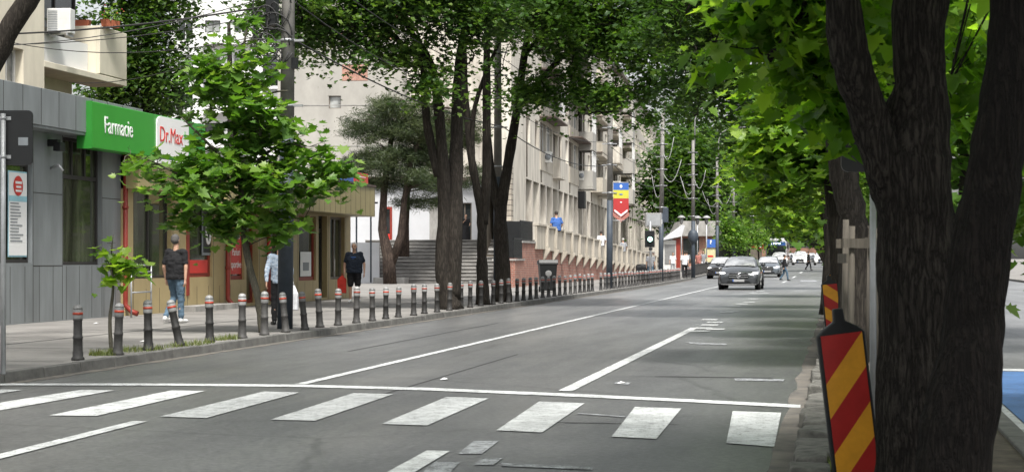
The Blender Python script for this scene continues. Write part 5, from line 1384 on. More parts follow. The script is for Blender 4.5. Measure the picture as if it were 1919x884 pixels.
# ---- sign backs
def signback(lab, px0, px1, py0, py1, pxp, d, pr, base_z, name='traffic_sign'):
    k = d / FPX; b = onfoot(pxp, d, base_z); t = thing(name, lab, 'sign', b, TH)
    x0, x1 = (px0 - pxp) * k, (px1 - pxp) * k; z1_, z0_ = CAMH + (HY - py0) * k - base_z, CAMH + (HY - py1) * k - base_z
    m_ = MB(); r = .05; pts = []
    for cx_, cz, a0 in ((x1 - r, z1_ - r, 0), (x0 + r, z1_ - r, 90), (x0 + r, z0_ + r, 180), (x1 - r, z0_ + r, 270)):
        for q in range(5): a = math.radians(a0 + 22.5 * q); pts.append((cx_ + r * math.cos(a), cz + r * math.sin(a)))
    m_.prism(pts[::-1], 0, .012, 'y'); m_.prism(pts[::-1], .013, .03, 'y'); m_.build('plate', 'black', t)
    m_ = MB(); m_.tube([(0, -pr - .012, 0), (0, -pr - .012, z1_ - .04)], pr, 12); m_.build('post', 'metal', t)
    m_ = MB()
    for z in (z0_ + .09, z1_ - .09): m_.box(-pr * 2.6, pr * 2.6, -.012, -.001, z - .02, z + .02); m_.tube([(0, -pr - .012, z - .015), (0, -pr - .012, z + .015)], pr * 1.15, 12)
    m_.build('clamp', 'metal', t)
    return t, (x0, x1, z0_, z1_)
t, q = signback('back of a black rounded traffic sign on a grey post at the left edge', -12, 61, 207, 309, 8, 19.3, .03, .12)
m_ = MB(); m_.box(q[0] + .28, q[0] + .39, -.004, -.001, q[2] + .22, q[2] + .31); m_.build('sticker', 'greyp', t)
t, q = signback('back of a dark traffic sign on a grey post behind the big split trunk', 1577, 1652, 232, 322, 1634, 12.2, .024, .09)

# ---- delineators
def delineator(lab, flip, ext, d, roll, base):
    t = thing('delineator', lab, 'delineator', base, TH + .05, 'striped delineator boards on the median')
    t.rotation_euler = (0.02, roll, TH + .05)
    H0 = .02; w = .125; h = .87 + ext
    m_ = MB(); m_.prism([(-w - .02, H0 - .02), (w + .02, H0 - .02), (w + .02, H0 + h), (w - .02, H0 + h + .035), (.035, H0 + h + .075), (.03, H0 + h + .15), (-.03, H0 + h + .15), (-.035, H0 + h + .075), (-w + .02, H0 + h + .035), (-w - .02, H0 + h)], -.022, .022, 'y'); m_.build('board', 'black', t, bevel=.008)
    # diagonal stripes clipped to the panel, rising to the right
    s = .21; sl_ = -.75 if flip else 1.15; redm_ = MB(); yelm = MB(); k = -3
    def clip_band(a0, a1):
        # region a0 < z - 1.05*x < a1 within |x|<w, H0<z<H0+h
        poly_ = [(-w, H0), (w, H0), (w, H0 + h), (-w, H0 + h)]
        def cut(pl, f):
            out = []
            for i in range(len(pl)):
                p, q = pl[i], pl[(i + 1) % len(pl)]; fp, fq = f(p), f(q)
                if fp >= 0: out.append(p)
                if fp * fq < 0: u = fp / (fp - fq); out.append((p[0] + (q[0] - p[0]) * u, p[1] + (q[1] - p[1]) * u))
            return out
        poly_ = cut(poly_, lambda p: (p[1] - sl_ * p[0]) - a0)
        return cut(poly_, lambda p: a1 - (p[1] - sl_ * p[0])) if len(poly_) > 2 else []
    for k in range(-2, 8):
        a0 = H0 + h - .144 - s * k + (.1 if flip else 0)
        if k < 0: continue
        pl = clip_band(a0, a0 + (s if k else 1))
        if len(pl) > 2: (redm_ if k % 2 == 0 else yelm).prism(pl, -.026, -.0225, 'y')
    redm_.build('red_stripes', 'sred', t); yelm.build('yellow_stripes', 'syel', t)
    m_ = MB(); m_.box(-.05, .05, -.04, .04, -.06, .0); m_.box(-.22, .22, -.14, .14, -.05, -.001); m_.build('foot', 'black', t, bevel=.015)
    return t
def dbase(px_top, py_top, d, roll):
    # stand the board so that its top lands near the measured point
    top = P(px_top, py_top, d); H = 1.04
    return Vector((top.x - H * math.sin(roll) * CS, top.y - H * math.sin(roll) * SN, .09 + rise(d)))
delineator('nearest striped red and yellow delineator board leaning left', 0, 0, 10.2, -.125, dbase(1567, 600, 10.2, -.125))
delineator('second striped delineator board, in the gap left of the wooden stakes', 1, 0, 29.5, -.10, dbase(1552, 503, 29.5, -.10))
delineator('third and farthest striped delineator board beside the stakes', 1, .1, 36, 0, dbase(1565, 490, 36, 0.0))

# ---- tree guards of wooden stakes
def guard(lab, px, d, w, h, r=.03, n=(0, 1)):
    b = onfoot(px, d, .09); t = thing('tree_guard', lab, 'tree guard', b, TH, 'wooden stake tree guards')
    rr = random.Random(int(px))
    for sx in (-1, 1):
        for sy in (-1, 1):
            m_ = MB(); tx, ty = rr.uniform(-.03, .03), rr.uniform(-.03, .03)
            m_.tube([(sx * w, sy * w, 0), (sx * w + tx, sy * w + ty, h + rr.uniform(-.05, .1))], [r, r * .9], 7); m_.build('stake', 'wood', t)
    m_ = MB()
    for sy in (-1, 1): m_.box(-w - .06, w + .06, sy * (w + r) - .012, sy * (w + r) + .012, h - .2, h - .12)
    for sx in (-1, 1): m_.box(sx * (w + r) - .012, sx * (w + r) + .012, -w - .06, w + .06, h - .33, h - .25)
    m_.build('cross_slat', 'wood', t)
guard('nearest wooden tree guard of four stakes behind the front delineator', 1617, 14.8, .14, 1.62)
guard('second wooden tree guard just left of the nearest one', 1602, 22, .13, 1.72)
guard('farther wooden tree guard around a median trunk', 1592, 30, .14, 1.75)
# litter and leaves on the ground
m_ = MB(); r_ = random.Random(8)
lit = MB()
for (px, py) in [(833, 711), (1165, 718), (180, 606), (268, 640)]:
    g = G(px, py, .006 if py > 650 else .126); s = .05
    tag(MB().add([(-s, -s * .6, 0), (s, -s * .7, .012), (s * .8, s * .8, .004), (-s * .3, s, .02)], [(0, 1, 2, 3)]).build('paper_scrap', 'whites', None, loc=(g.x, g.y, g.z + .003)), {833: 'small white paper scrap on the asphalt right of the lane line', 1165: 'small pale scrap on the asphalt before the stop line', 180: 'white paper scrap at the foot of the grey clad wall', 268: 'tiny white scrap on the pavement by the third bollard'}[px], 'litter')
# ================================================================== VEHICLES
def carpaint(name, c, metal=.0):
    m, n, l, b = newmat(name)
    b.inputs['Base Color'].default_value = (*c, 1); b.inputs['Roughness'].default_value = .28; b.inputs['Metallic'].default_value = metal
    b.inputs['Coat Weight'].default_value = 1.0; b.inputs['Coat Roughness'].default_value = .04
    l.new(bumpn(n, l, noise(n, l, coords(n, l), 220, 2), .02, .001), b.inputs['Normal']); return m
M['p_dark'] = carpaint('graphite car paint', (.045, .05, .055), .3)
M['p_black'] = carpaint('black car paint', (.014, .014, .016))
M['p_silver'] = carpaint('blue grey car paint', (.12, .14, .16), .4)
M['p_white'] = carpaint('white car paint', (.82, .82, .82))
M['lampw'] = emat('headlight', (1., .98, .94), 2.2)
M['lens'] = pmat('clear lens', (.55, .57, .6), .1, .05, 5, 0, spec=.8)

def car(label, px, d, pal, W=1.86, H=1.62, L=4.6, hood=1.02, cat='car', group=None, X=None, yaw=0., star=False, detail=True, lights=True):
    p = P(px, 0, d); x = p.x if X is None else X
    t = thing('parked_car' if False else 'car', label, cat, (x, p.y, .005 + rise(p.y)), yaw, group)
    w = W / 2; y0, y1 = 0.0, L       # front bumper at y=0
    # lower body: cross-sections along the length (y, halfwidth, z bottom, z top at edge, crown)
    st = [(0.00, .78, .30, .62, .02), (.05, .88, .24, .74, .03), (.22, .97, .20, hood - .20, .05), (.55, 1.0, .20, hood - .08, .06), (1.15, 1.0, .20, hood + .02, .05), (1.5, 1.0, .20, hood + .06, .02),
          (2.6, 1.0, .20, hood + .05, .0), (3.6, 1.0, .20, hood + .06, .0), (L - .35, .98, .22, hood + .04, .02), (L - .08, .92, .26, hood - .02, .02), (L, .84, .34, hood - .12, .0)]
    vs = []; n = 14
    for (y, k, zb, zt, cr) in st:
        a = w * k
        half = [(0, zb), (a * .8, zb), (a * .97, zb + .08), (a, zb + (zt - zb) * .40), (a * .985, zb + (zt - zb) * .68), (a * .93, zt - .06), (a * .84, zt), (a * .45, zt + cr)]
        ring = half + [(0, zt + cr * 1.25)] + [(-q[0], q[1]) for q in half[:0:-1]]
        nr = len(ring)
        vs += [(q[0], y, q[1]) for q in ring]
    fs = [(i * nr + j, i * nr + (j + 1) % nr, (i + 1) * nr + (j + 1) % nr, (i + 1) * nr + j) for i in range(len(st) - 1) for j in range(nr)]
    fs += [tuple(range(nr - 1, -1, -1)), tuple((len(st) - 1) * nr + j for j in range(nr))]
    mb = MB(); mb.add(vs, fs, 0, True)
    # greenhouse shell
    zb = hood + .0; zt = H
    g = [(1.12, .80, zb), (1.30, .81, zb + .12), (1.95, .70, zt - .07), (2.25, .66, zt - .015), (3.2, .66, zt), (3.9, .66, zt - .06), (4.15, .68, zt - .12), (L - .12, .78, zb + .08)]
    gv = []; 
    for (y, k, z) in g:
        a = w * k; bw = w * .90
        gv += [(-bw, y if z < zt - .2 else y, zb - .02), (-a, y, z - .06 if z > zb + .2 else z), (-a + .14, y, z), (0, y, z + .03), (a - .14, y, z), (a, y, z - .06 if z > zb + .2 else z), (bw, y, zb - .02)]
    gf = [(i * 7 + j, (i + 1) * 7 + j, (i + 1) * 7 + j + 1, i * 7 + j + 1) for i in range(len(g) - 1) for j in range(6)]
    mb.add(gv, gf, 0, True)
    o = mb.build('body', pal, t)
    # windscreen, slightly proud of the shell
    a0, a1 = w * .76, w * .63
    mb = MB(); vs = []
    for i, u in enumerate(np.linspace(0, 1, 6)):
        y = 1.17 + (1.98 - 1.17) * u - .03; z = zb + .055 + (zt - .085 - zb - .055) * (u ** .85) + .02; a = a0 + (a1 - a0) * u
        for s in np.linspace(-1, 1, 9): vs.append((a * s, y - .12 * (1 - s * s) * 1.0 + .05, z + .028 * (1 - s * s)))
    mb.add(vs, [(i * 9 + j, i * 9 + j + 1, (i + 1) * 9 + j + 1, (i + 1) * 9 + j) for i in range(5) for j in range(8)], 0, True)
    ws = mb.build('windscreen', 'cglass', t)
    for s in (-1, 1):
        xo = lambda z: s * (w * .905 + (w * .665 - w * .905) * max(0, min(1, (z - zb) / (zt - .06 - zb))) + .012)
        for (ya, yb_, yc, yd) in ((1.42, 2.45, 2.45, 2.12), (2.53, 3.55, 3.45, 2.53), (3.63, 4.25, 3.95, 3.55)):
            za, zc = zb + .05, zt - .13
            mb = MB(); mb.add([(xo(za), ya, za), (xo(za), yb_, za), (xo(zc), yc, zc), (xo(zc), yd, zc)], [(0, 1, 2, 3) if s > 0 else (3, 2, 1, 0)]); mb.build('side_window', 'cglass', t)
        # wheels
        for yw in (.86, L - .88):
            mb = MB(); mb.tube([(s * (w - .12), yw, .36), (s * (w + .008), yw, .36)], .405, 22); mb.build('wheel_arch', 'black', t)
            mb = MB(); R_ = .335; wd = .235
            mb.tube([(s * (w - wd), yw, R_), (s * (w - wd + .03), yw, R_), (s * (w - .02), yw, R_), (s * (w + .018), yw, R_)], [R_ - .03, R_, R_, R_ - .02], 26); wh = mb.build('wheel', 'tyre', t)
            if detail:
                mb = MB(); mb.tube([(s * (w + .012), yw, R_), (s * (w + .024), yw, R_)], [.225, .215], 22)
                for q in range(5):
                    a = q * 1.2566; mb.tube([(s * (w + .028), yw + .04 * math.cos(a), R_ + .04 * math.sin(a)), (s * (w + .028), yw + .2 * math.cos(a), R_ + .2 * math.sin(a))], .022, 5)
                mb.build('rim', 'silver', wh)
        # mirror
        mb = MB(); mb.ell((s * (w + .10), 1.58, hood + .14), (.12, .07, .085), 12, 7); mb.tube([(s * (w * .88), 1.58, hood + .06), (s * (w + .06), 1.58, hood + .11)], .025, 6); mb.build('mirror', pal if pal != 'p_white' else 'black', t)
        # headlight: dark housing, lit lens
        mb = MB(); mb.add([(s * w * .52, .030, .66), (s * w * .93, .15, .70), (s * w * .955, .24, hood - .17), (s * w * .62, .085, hood - .225), (s * w * .52, .12, .66), (s * w * .90, .22, .70), (s * w * .90, .30, hood - .19), (s * w * .62, .16, hood - .24)],
                          [(0, 1, 2, 3), (4, 7, 6, 5), (0, 4, 5, 1), (1, 5, 6, 2), (2, 6, 7, 3), (3, 7, 4, 0)]); hl = mb.build('headlight', 'lens', t, bevel=.015)
        if lights:
            mb = MB(); mb.ell((s * w * .74, .075, .735), (.12, .035, .048), 12, 6); mb.build('lit_lens', 'lampw', hl)
        # side intake
        mb = MB(); mb.prism([(s * w * .50, .34), (s * w * .86, .36), (s * w * .90, .50), (s * w * .62, .44)], -.012 + .04, .15, 'y'); mb.build('side_intake', 'black', t)
    # grille with slats
    mb = MB(); mb.prism([(-w * .42, .46), (w * .42, .46), (w * .50, .56), (w * .46, .74), (w * .36, .76), (-w * .36, .76), (-w * .46, .74), (-w * .50, .56)], -.02, .1, 'y'); gr = mb.build('grille', 'black', t, bevel=.01)
    mb = MB()
    for z in ((.56, .655) if star else (.52, .57, .62, .67, .71)): mb.box(-w * .46, w * .46, -.036, -.022, z, z + (.032 if star else .012))
    mb.tube([(-w * .42, -.02, .455), (w * .42, -.02, .455)], .012, 6); mb.tube([(-w * .38, -.02, .765), (w * .38, -.02, .765)], .012, 6)
    mb.build('slats', 'chrome', gr)
    mb = MB(); 
    if star:
        mb.tube([(.085 * math.cos(a), -.05, .625 + .085 * math.sin(a)) for a in np.linspace(0, 6.2832, 25)], .011, 6)
        for q in range(3): a = math.pi / 2 + q * 2.0944; mb.tube([(0, -.05, .625), (.08 * math.cos(a), -.05, .625 + .08 * math.sin(a))], [.014, .006], 6)
    else: mb.ell((0, -.03, .70), (.06, .012, .04), 12, 6)
    mb.build('badge', 'chrome', gr)
    # lower intake, plate, bumper lip
    mb = MB(); mb.prism([(-w * .60, .27), (w * .60, .27), (w * .52, .40), (-w * .52, .40)], -.012, .12, 'y'); mb.build('lower_intake', 'black', t)
    mb = MB(); mb.box(-.26, .26, -.045, -.026, .365, .475); pl = mb.build('number_plate', 'plate', t)
    mb = MB(); mb.box(-.26, -.22, -.05, -.046, .37, .47); mb.build('plate_stripe', 'blue', pl)
    mb = MB(); mb.tube([(-w * .84, .06, .245), (-w * .5, -.005, .235), (0, -.02, .23), (w * .5, -.005, .235), (w * .84, .06, .245)], .022, 8); mb.build('bumper_lip', 'silver' if star else 'black', t)
    mb = MB()
    for s in (-.28, .22): mb.tube([(s * w, 1.08, hood + .075), (s * w + .45, 1.16, hood + .16)], .008, 5)
    mb.build('wiper', 'black', t)
    # seat heads and rear mirror seen through the screen
    mb = MB(); mb.box(-.11, .11, 1.72, 1.74, zt - .16, zt - .10); mb.build('rear_mirror', 'black', ws)
    return t
car('graphite grey estate car with chrome slatted grille leading the traffic in the middle lane', 1384, 77, 'p_dark', 1.86, 1.50, 4.6, .99, star=True, yaw=-.0)
car('black small car half hidden behind the left side of the leading grey car', 1348, 117, 'p_black', 1.76, 1.50, 4.1, .95)
car('dark blue grey car following just right of the leading car', 1438, 124, 'p_silver', 1.84, 1.50, 4.5, .97)
car('white car directly in front of the bus', 1459, 188, 'p_white', 1.84, 1.56, 4.4, 1.0)
car('white car right of the bus, left one of the two facing white cars', 1499, 203, 'p_white', 1.9, 1.66, 4.5, 1.04)
car('white car in the right lane, nearest to the median tree row', 1540, 203, 'p_white', 1.86, 1.60, 4.4, 1.0)
car('small dark car far behind between the white cars and the bus', 1479, 238, 'p_black', 1.8, 1.5, 4.3, .97)
car('small dark car far behind between the two facing white cars', 1519, 240, 'p_dark', 1.8, 1.5, 4.3, .97)

def bus(px, d):
    p = P(px, 0, d); t = thing('bus', 'white and dark city bus with a lit destination sign behind the white car', 'bus', (p.x, p.y, rise(p.y) + .02), 0)
    W, H, L = 1.27, 3.05, 12
    prof = [(-W, .35), (-W, 2.6), (-W + .06, 2.85), (-W + .3, H), (W - .3, H), (W - .06, 2.85), (W, 2.6), (W, .35)]
    mb = MB(); mb.prism(prof, .0, L, 'y'); mb.build('body', 'p_white', t, bevel=.05)
    mb = MB(); mb.prism([(-1.16, 1.15), (-1.16, 2.35), (1.16, 2.35), (1.16, 1.15)], -.035, -.003, 'y'); mb.build('windscreen', 'pane', t, bevel=.02)
    mb = MB(); mb.prism([(-1.16, 2.37), (-1.12, 2.8), (1.12, 2.8), (1.16, 2.37)], -.03, -.003, 'y'); hd = mb.build('destination_box', 'blue', t)
    mb = MB(); mb.box(-.36, .55, -.045, -.031, 2.50, 2.66); mb.ell((-.62, -.04, 2.58), (.11, .012, .11), 10, 6); mb.build('destination_sign', emat('bus display', (.85, .92, 1.), 1.6), hd)
    mb = MB(); mb.box(-1.2, 1.2, -.02, -.002, .42, 1.13); mb.build('front_panel', 'slate', t, bevel=.01)
    for s in (-1, 1):
        mb = MB(); mb.ell((s * .95, -.04, .72), (.17, .03, .1), 12, 6); mb.build('headlight', 'lampw', t)
        mb = MB(); mb.tube([(s * 1.2, .0, 2.6), (s * 1.42, -.25, 2.5), (s * 1.42, -.25, 2.3)], .025, 6); mb.box(s * 1.42 - .09, s * 1.42 + .09, -.29, -.22, 1.95, 2.35); mb.build('mirror', 'black', t)
        for k in range(6):
            x = s * (W + .004); mb = MB(); ya, yb_ = .6 + 1.85 * k, 2.3 + 1.85 * k
            mb.add([(x, ya, 1.2), (x, yb_, 1.2), (x, yb_, 2.35), (x, ya, 2.35)], [(0, 1, 2, 3) if s > 0 else (3, 2, 1, 0)]); mb.build('side_window', 'cglass', t)
        for yw in (2.4, 8.8): mb = MB(); mb.tube([(s * (W - .26), yw, .48), (s * (W + .01), yw, .48)], .48, 22); mb.build('wheel', 'tyre', t)
    mb = MB(); mb.box(-.9, .9, 2, 6, H, H + .22); mb.build('roof_unit', 'p_white', t, bevel=.05)
    mb = MB(); mb.tube([(.02, -.05, 1.2), (-.5, -.05, 2.0)], .012, 5); mb.tube([(.2, -.05, 1.2), (.7, -.05, 2.0)], .012, 5); mb.build('wiper', 'black', t)
bus(1454.5, 209)

# ================================================================== PEOPLE
def capsule(mb, p0, p1, r0, r1, seg=12, s=1.0, dome=True, up=None):
    p0, p1 = Vector(p0), Vector(p1); d = (p1 - p0)
    L = d.length; d = d / L if L else Vector((0, 0, 1))
    pts = []; rad = []
    if dome:
        for a in (80, 55, 28): q = math.radians(a); pts.append(p0 - d * r0 * math.sin(q)); rad.append(r0 * math.cos(q))
    pts.append(p0); rad.append(r0); pts.append(p1); rad.append(r1)
    if dome:
        for a in (28, 55, 80): q = math.radians(a); pts.append(p1 + d * r1 * math.sin(q)); rad.append(r1 * math.cos(q))
    mb.tube(pts, rad, seg, ry=[q * s for q in rad], up=up)
def chain(mb, pts, rad, **k):
    for i in range(len(pts) - 1): capsule(mb, pts[i], pts[i + 1], rad[i], rad[i + 1], **k)
def fuse(mb, name, mat, parent, vox, smooth=3, wr=0.):
    me = mb.mesh(name + '_raw', mat); o = bpy.data.objects.new(name, me); col.objects.link(o)
    m1 = o.modifiers.new('r', 'REMESH'); m1.mode = 'VOXEL'; m1.voxel_size = vox
    m2 = o.modifiers.new('s', 'SMOOTH'); m2.iterations = smooth; m2.factor = .5
    dg = bpy.context.evaluated_depsgraph_get(); dg.update()
    me2 = bpy.data.meshes.new_from_object(o.evaluated_get(dg)); bpy.data.objects.remove(o)
    if wr:
        from mathutils import noise as mn
        for v in me2.vertices:
            q = v.co; v.co = q + v.normal * wr * (mn.noise(Vector((q.x * 9, q.y * 9, q.z * 16))) + .5 * mn.noise(q * 30))
    me2.name = name; me2.polygons.foreach_set('use_smooth', [True] * len(me2.polygons)); me2.materials.clear(); me2.materials.append(M[mat] if isinstance(mat, str) else mat)
    o = bpy.data.objects.new(name, me2); col.objects.link(o); o.parent = parent; return o
def person(label, loc, rot, pose, top='tblack', bottom='jean', style='short', legs='trousers', hair='haird', shoes='black', vox=.011, scale=1., group=None, bald=False, girth=1.0, sole='shoew'):
    """local -y is the way the person faces"""
    t = thing('person', label, 'person', loc, rot, group); t.scale = (scale,) * 3
    P_ = dict(pel=(0, 0, .96), che=(0, 0, 1.28), nek=(0, .005, 1.48), hed=(0, -.02, 1.64),
              shR=(-.19, 0, 1.42), elR=(-.245, .03, 1.13), wrR=(-.25, -.03, .88), shL=(.19, 0, 1.42), elL=(.245, .03, 1.13), wrL=(.25, -.03, .88),
              hiR=(-.095, 0, .92), knR=(-.11, -.02, .50), anR=(-.115, .02, .09), hiL=(.095, 0, .92), knL=(.11, -.02, .50), anL=(.115, .02, .09), toeR=(-.02, -.15), toeL=(.02, -.15))
    P_.update(pose); V = {k: Vector(v) for k, v in P_.items() if len(v) == 3}
    g = girth
    def torso(mb, inf, z0=None):
        pe, ch, nk = V['pel'], V['che'], V['nek']
        pts = [pe - (ch - pe) * .15, pe, pe.lerp(ch, .45), ch, ch.lerp(nk, .55), nk - Vector((0, 0, .035))]
        rx = [.145 * g, .165 * g, .155 * g, .175 * g, .165, .07]; ry = [.10 * g, .115 * g, .115 * g, .118 * g, .095, .06]
        mb.tube(pts, [r + inf for r in rx], 20, ry=[r + inf for r in ry], up=(1, 0, 0))
        for s in ('R', 'L'): capsule(mb, V['sh' + s], ch.lerp(nk, .5), .058 + inf, .075 + inf)
    mb = MB(); torso(mb, 0)
    capsule(mb, V['nek'] - Vector((0, 0, .05)), V['hed'] - Vector((0, 0, .04)), .058, .052)
    h = V['hed']
    mb.ell(tuple(h + Vector((0, .012, .03))), (.076, .094, .098), 18, 12)
    mb.ell(tuple(h + Vector((0, -.022, -.035))), (.058, .070, .078), 16, 10)           # jaw
    mb.ell(tuple(h + Vector((0, -.062, -.085))), (.030, .026, .026), 10, 6)            # chin
    capsule(mb, h + Vector((0, -.082, .012)), h + Vector((0, -.104, -.026)), .011, .016, 8)   # nose
    capsule(mb, h + Vector((-.030, -.082, .030)), h + Vector((.030, -.082, .030)), .013, .013, 8)  # brow
    capsule(mb, h + Vector((-.022, -.086, -.055)), h + Vector((.022, -.086, -.055)), .010, .010, 8)  # lips
    for s in (-1, 1): mb.ell(tuple(h + Vector((s * .078, .008, -.003))), (.011, .022, .033), 8, 6)
    for s, sg in (('R', -1), ('L', 1)):
        sh, el, wr = V['sh' + s], V['el' + s], V['wr' + s]
        capsule(mb, sh, el, .050, .038); capsule(mb, el, wr, .040, .026)
        f = (wr - el).normalized(); side = Vector((0, 0, 1)).cross(f); side = side.normalized() if side.length > .1 else Vector((0, -1, 0))
        fw = Vector((0, -1, 0)) - f * f.y * -1; fw = (Vector((0, -1, 0)) - f * (Vector((0, -1, 0)).dot(f))); fw = fw.normalized() if fw.length > .2 else Vector((0, 0, 1))
        inn = f.cross(fw).normalized() * (1 if (f.cross(fw)).x * -sg > 0 else -1)
        pc = wr + f * .055
        capsule(mb, wr, wr + f * .085 + fw * .012, .026, .030, s=.6, up=tuple(fw)); capsule(mb, wr, wr + f * .085 - fw * .014, .024, .026, s=.6, up=tuple(fw))
        for q, (o_, ln) in enumerate(((.030, .068), (.010, .078), (-.010, .072), (-.029, .056))):
            a = wr + f * .085 + fw * o_; b_ = a + f * ln * .5 + inn * .008; c_ = b_ + f * ln * .42 + inn * .026
            chain(mb, [a, b_, c_], [.0095, .0088, .0075], seg=7)
        a = wr + f * .03 + fw * .024; b_ = a + f * .03 + fw * .022 + inn * .012; chain(mb, [a, b_, b_ + f * .034 + inn * .008], [.012, .010, .008], seg=7)
        hi, kn, an = V['hi' + s], V['kn' + s], V['an' + s]
        capsule(mb, hi, kn, .082 * g, .054); capsule(mb, kn, an, .055, .036); calf = kn.lerp(an, .33) + Vector((0, .018, 0)); capsule(mb, kn.lerp(an, .12), calf.lerp(an, .3), .045, .050)
        toe = Vector(P_['toe' + s]); ft = an + Vector((toe.x, toe.y, 0)); ft.z = an.z - .05
        capsule(mb, an + Vector((0, .02, -.045)), ft, .036, .030)
    fuse(mb, 'body', 'skin', t, vox)
    # eyes
    e = MB()
    for s in (-1, 1): e.ell(tuple(h + Vector((s * .030, -.083, .008))), (.012, .008, .007), 8, 6)
    e.build('eyes', 'eye', t)
    # hair
    hb = MB()
    if bald: hb.ell(tuple(h + Vector((0, .034, .015))), (.086, .088, .092), 18, 10); hb.ell(tuple(h + Vector((0, .026, .048))), (.082, .090, .086), 18, 10)
    else: hb.ell(tuple(h + Vector((0, .026, .048))), (.085, .098, .092), 18, 10)
    for s in (-1, 1): hb.ell(tuple(h + Vector((s * .068, .022, .012))), (.018, .045, .05), 8, 6)
    if style == 'longhair' or pose.get('_long'): hb.ell(tuple(h + Vector((0, .06, -.06))), (.085, .055, .15), 14, 8)
    fuse(hb, 'hair', hair, t, vox * .9, 2, .002)
    # top
    c = MB(); torso(c, .017)
    for s in ('R', 'L'):
        sh, el, wr = V['sh' + s], V['el' + s], V['wr' + s]
        if style in ('short', 'longhair'): capsule(c, sh, sh.lerp(el, .70), .066, .064)
        elif style == 'long': capsule(c, sh, el, .066, .054); capsule(c, el, el.lerp(wr, .92), .054, .040)
        elif style == 'none': pass
    if legs != 'dress':
        d_ = (V['pel'] - V['che']).normalized(); a = V['pel'] + d_ * .0; c.tube([V['che'], V['pel'] + d_ * .04, V['pel'] + d_ * .09], [.19 * g, .185 * g, .183 * g], 20, ry=[.137 * g, .142 * g, .140 * g], up=(1, 0, 0))
    fuse(c, 'shirt' if legs != 'dress' else 'dress_top', top, t, vox, 2, .014)
    # bottom
    c = MB()
    if legs == 'dress':
        a = V['pel']; c.tube([a + Vector((0, 0, .12)), a, a - Vector((0, 0, .35)), a - Vector((0, .0, .82))], [.155, .19, .23, .29], 24, ry=[.12, .15, .19, .23], up=(1, 0, 0))
        fuse(c, 'skirt', bottom, t, vox, 2, .012)
    else:
        c.tube([V['pel'] + (V['che'] - V['pel']) * .12, V['pel'], V['pel'] - Vector((0, 0, .08))], [.168 * g, .176 * g, .16 * g], 20, ry=[.122 * g, .130 * g, .115 * g], up=(1, 0, 0))
        for s in ('R', 'L'):
            hi, kn, an = V['hi' + s], V['kn' + s], V['an' + s]
            if legs == 'trousers': capsule(c, hi, kn, .098 * g, .072); capsule(c, kn, kn.lerp(an, .93), .074, .058)
            else: capsule(c, hi, hi.lerp(kn, .90), .100 * g, .092)
        fuse(c, 'trousers' if legs == 'trousers' else 'shorts', bottom, t, vox, 2, .012)
    for s in ('R', 'L'):
        an = V['an' + s]; toe = Vector(P_['toe' + s]); ft = an + Vector((toe.x, toe.y, 0)); ft.z = an.z - .052
        c = MB(); capsule(c, an + Vector((0, .025, -.042)), ft, .045, .038); capsule(c, an + Vector((0, .0, .0)), an + Vector((0, .0, -.04)), .045, .045)
        o = fuse(c, 'shoe', shoes, t, vox, 2)
    return t
vz = .123
# man walking away, black T-shirt
b = onfoot(330, 34.4, vz)
person('bald man in black T-shirt and jeans walking away along the shop front', b, math.pi - .25,
       dict(knR=(-.10, -.03, .50), anR=(-.11, -.02, .09), knL=(.11, -.10, .52), anL=(.10, .22, .13), toeL=(.0, -.13), elL=(.27, .04, 1.13), wrL=(.29, -.05, .89), elR=(-.26, .03, 1.13), wrR=(-.27, .06, .88), hed=(.01, -.01, 1.655)),
       'tblack', 'jean', hair='hairm', bald=True, shoes='shoew', girth=1.18)
# white haired man facing us
b = onfoot(664, 50.0, vz)
pm = person('white haired man in dark T-shirt and black shorts holding a red bag', b, .1,
       dict(knR=(-.11, -.06, .50), anR=(-.11, -.02, .09), knL=(.11, -.04, .50), anL=(.12, .10, .10), elR=(-.29, .02, 1.13), wrR=(-.29, -.03, .87), elL=(.29, .03, 1.13), wrL=(.30, -.03, .88)),
       'tnavy', 'shortb', legs='shorts', hair='hairg', shoes='shoew', girth=1.30)
c = MB(); c.ell((0, -.155, 1.33), (.09, .012, .018), 10, 5); c.ell((0, -.158, 1.285), (.06, .012, .012), 10, 5); c.build('chest_print', 'clblue', pm)
t = thing('shopping_bag', 'thin red carrier bag hanging from the hand of the white haired man', 'bag', b + Vector((-.36, -.04, .28)), 0)
c = MB(); c.add([(-.13, -.05, .02), (.13, -.05, 0), (.12, .05, 0), (-.12, .05, .02), (-.14, -.03, .40), (.13, -.03, .40), (.13, .03, .40), (-.14, .03, .40), (-.02, 0, .52), (.05, 0, .52)], [(0, 3, 2, 1), (0, 1, 5, 4), (1, 2, 6, 5), (2, 3, 7, 6), (3, 0, 4, 7), (4, 5, 9, 8), (6, 7, 8, 9), (5, 6, 9), (7, 4, 8)])
c.build('bag_body', 'bagred', t, bevel=.01); c = MB(); c.tube([(-.02, 0, .5), (.0, 0, .58), (.05, 0, .5)], .008, 6); c.build('handle', 'bagred', t)
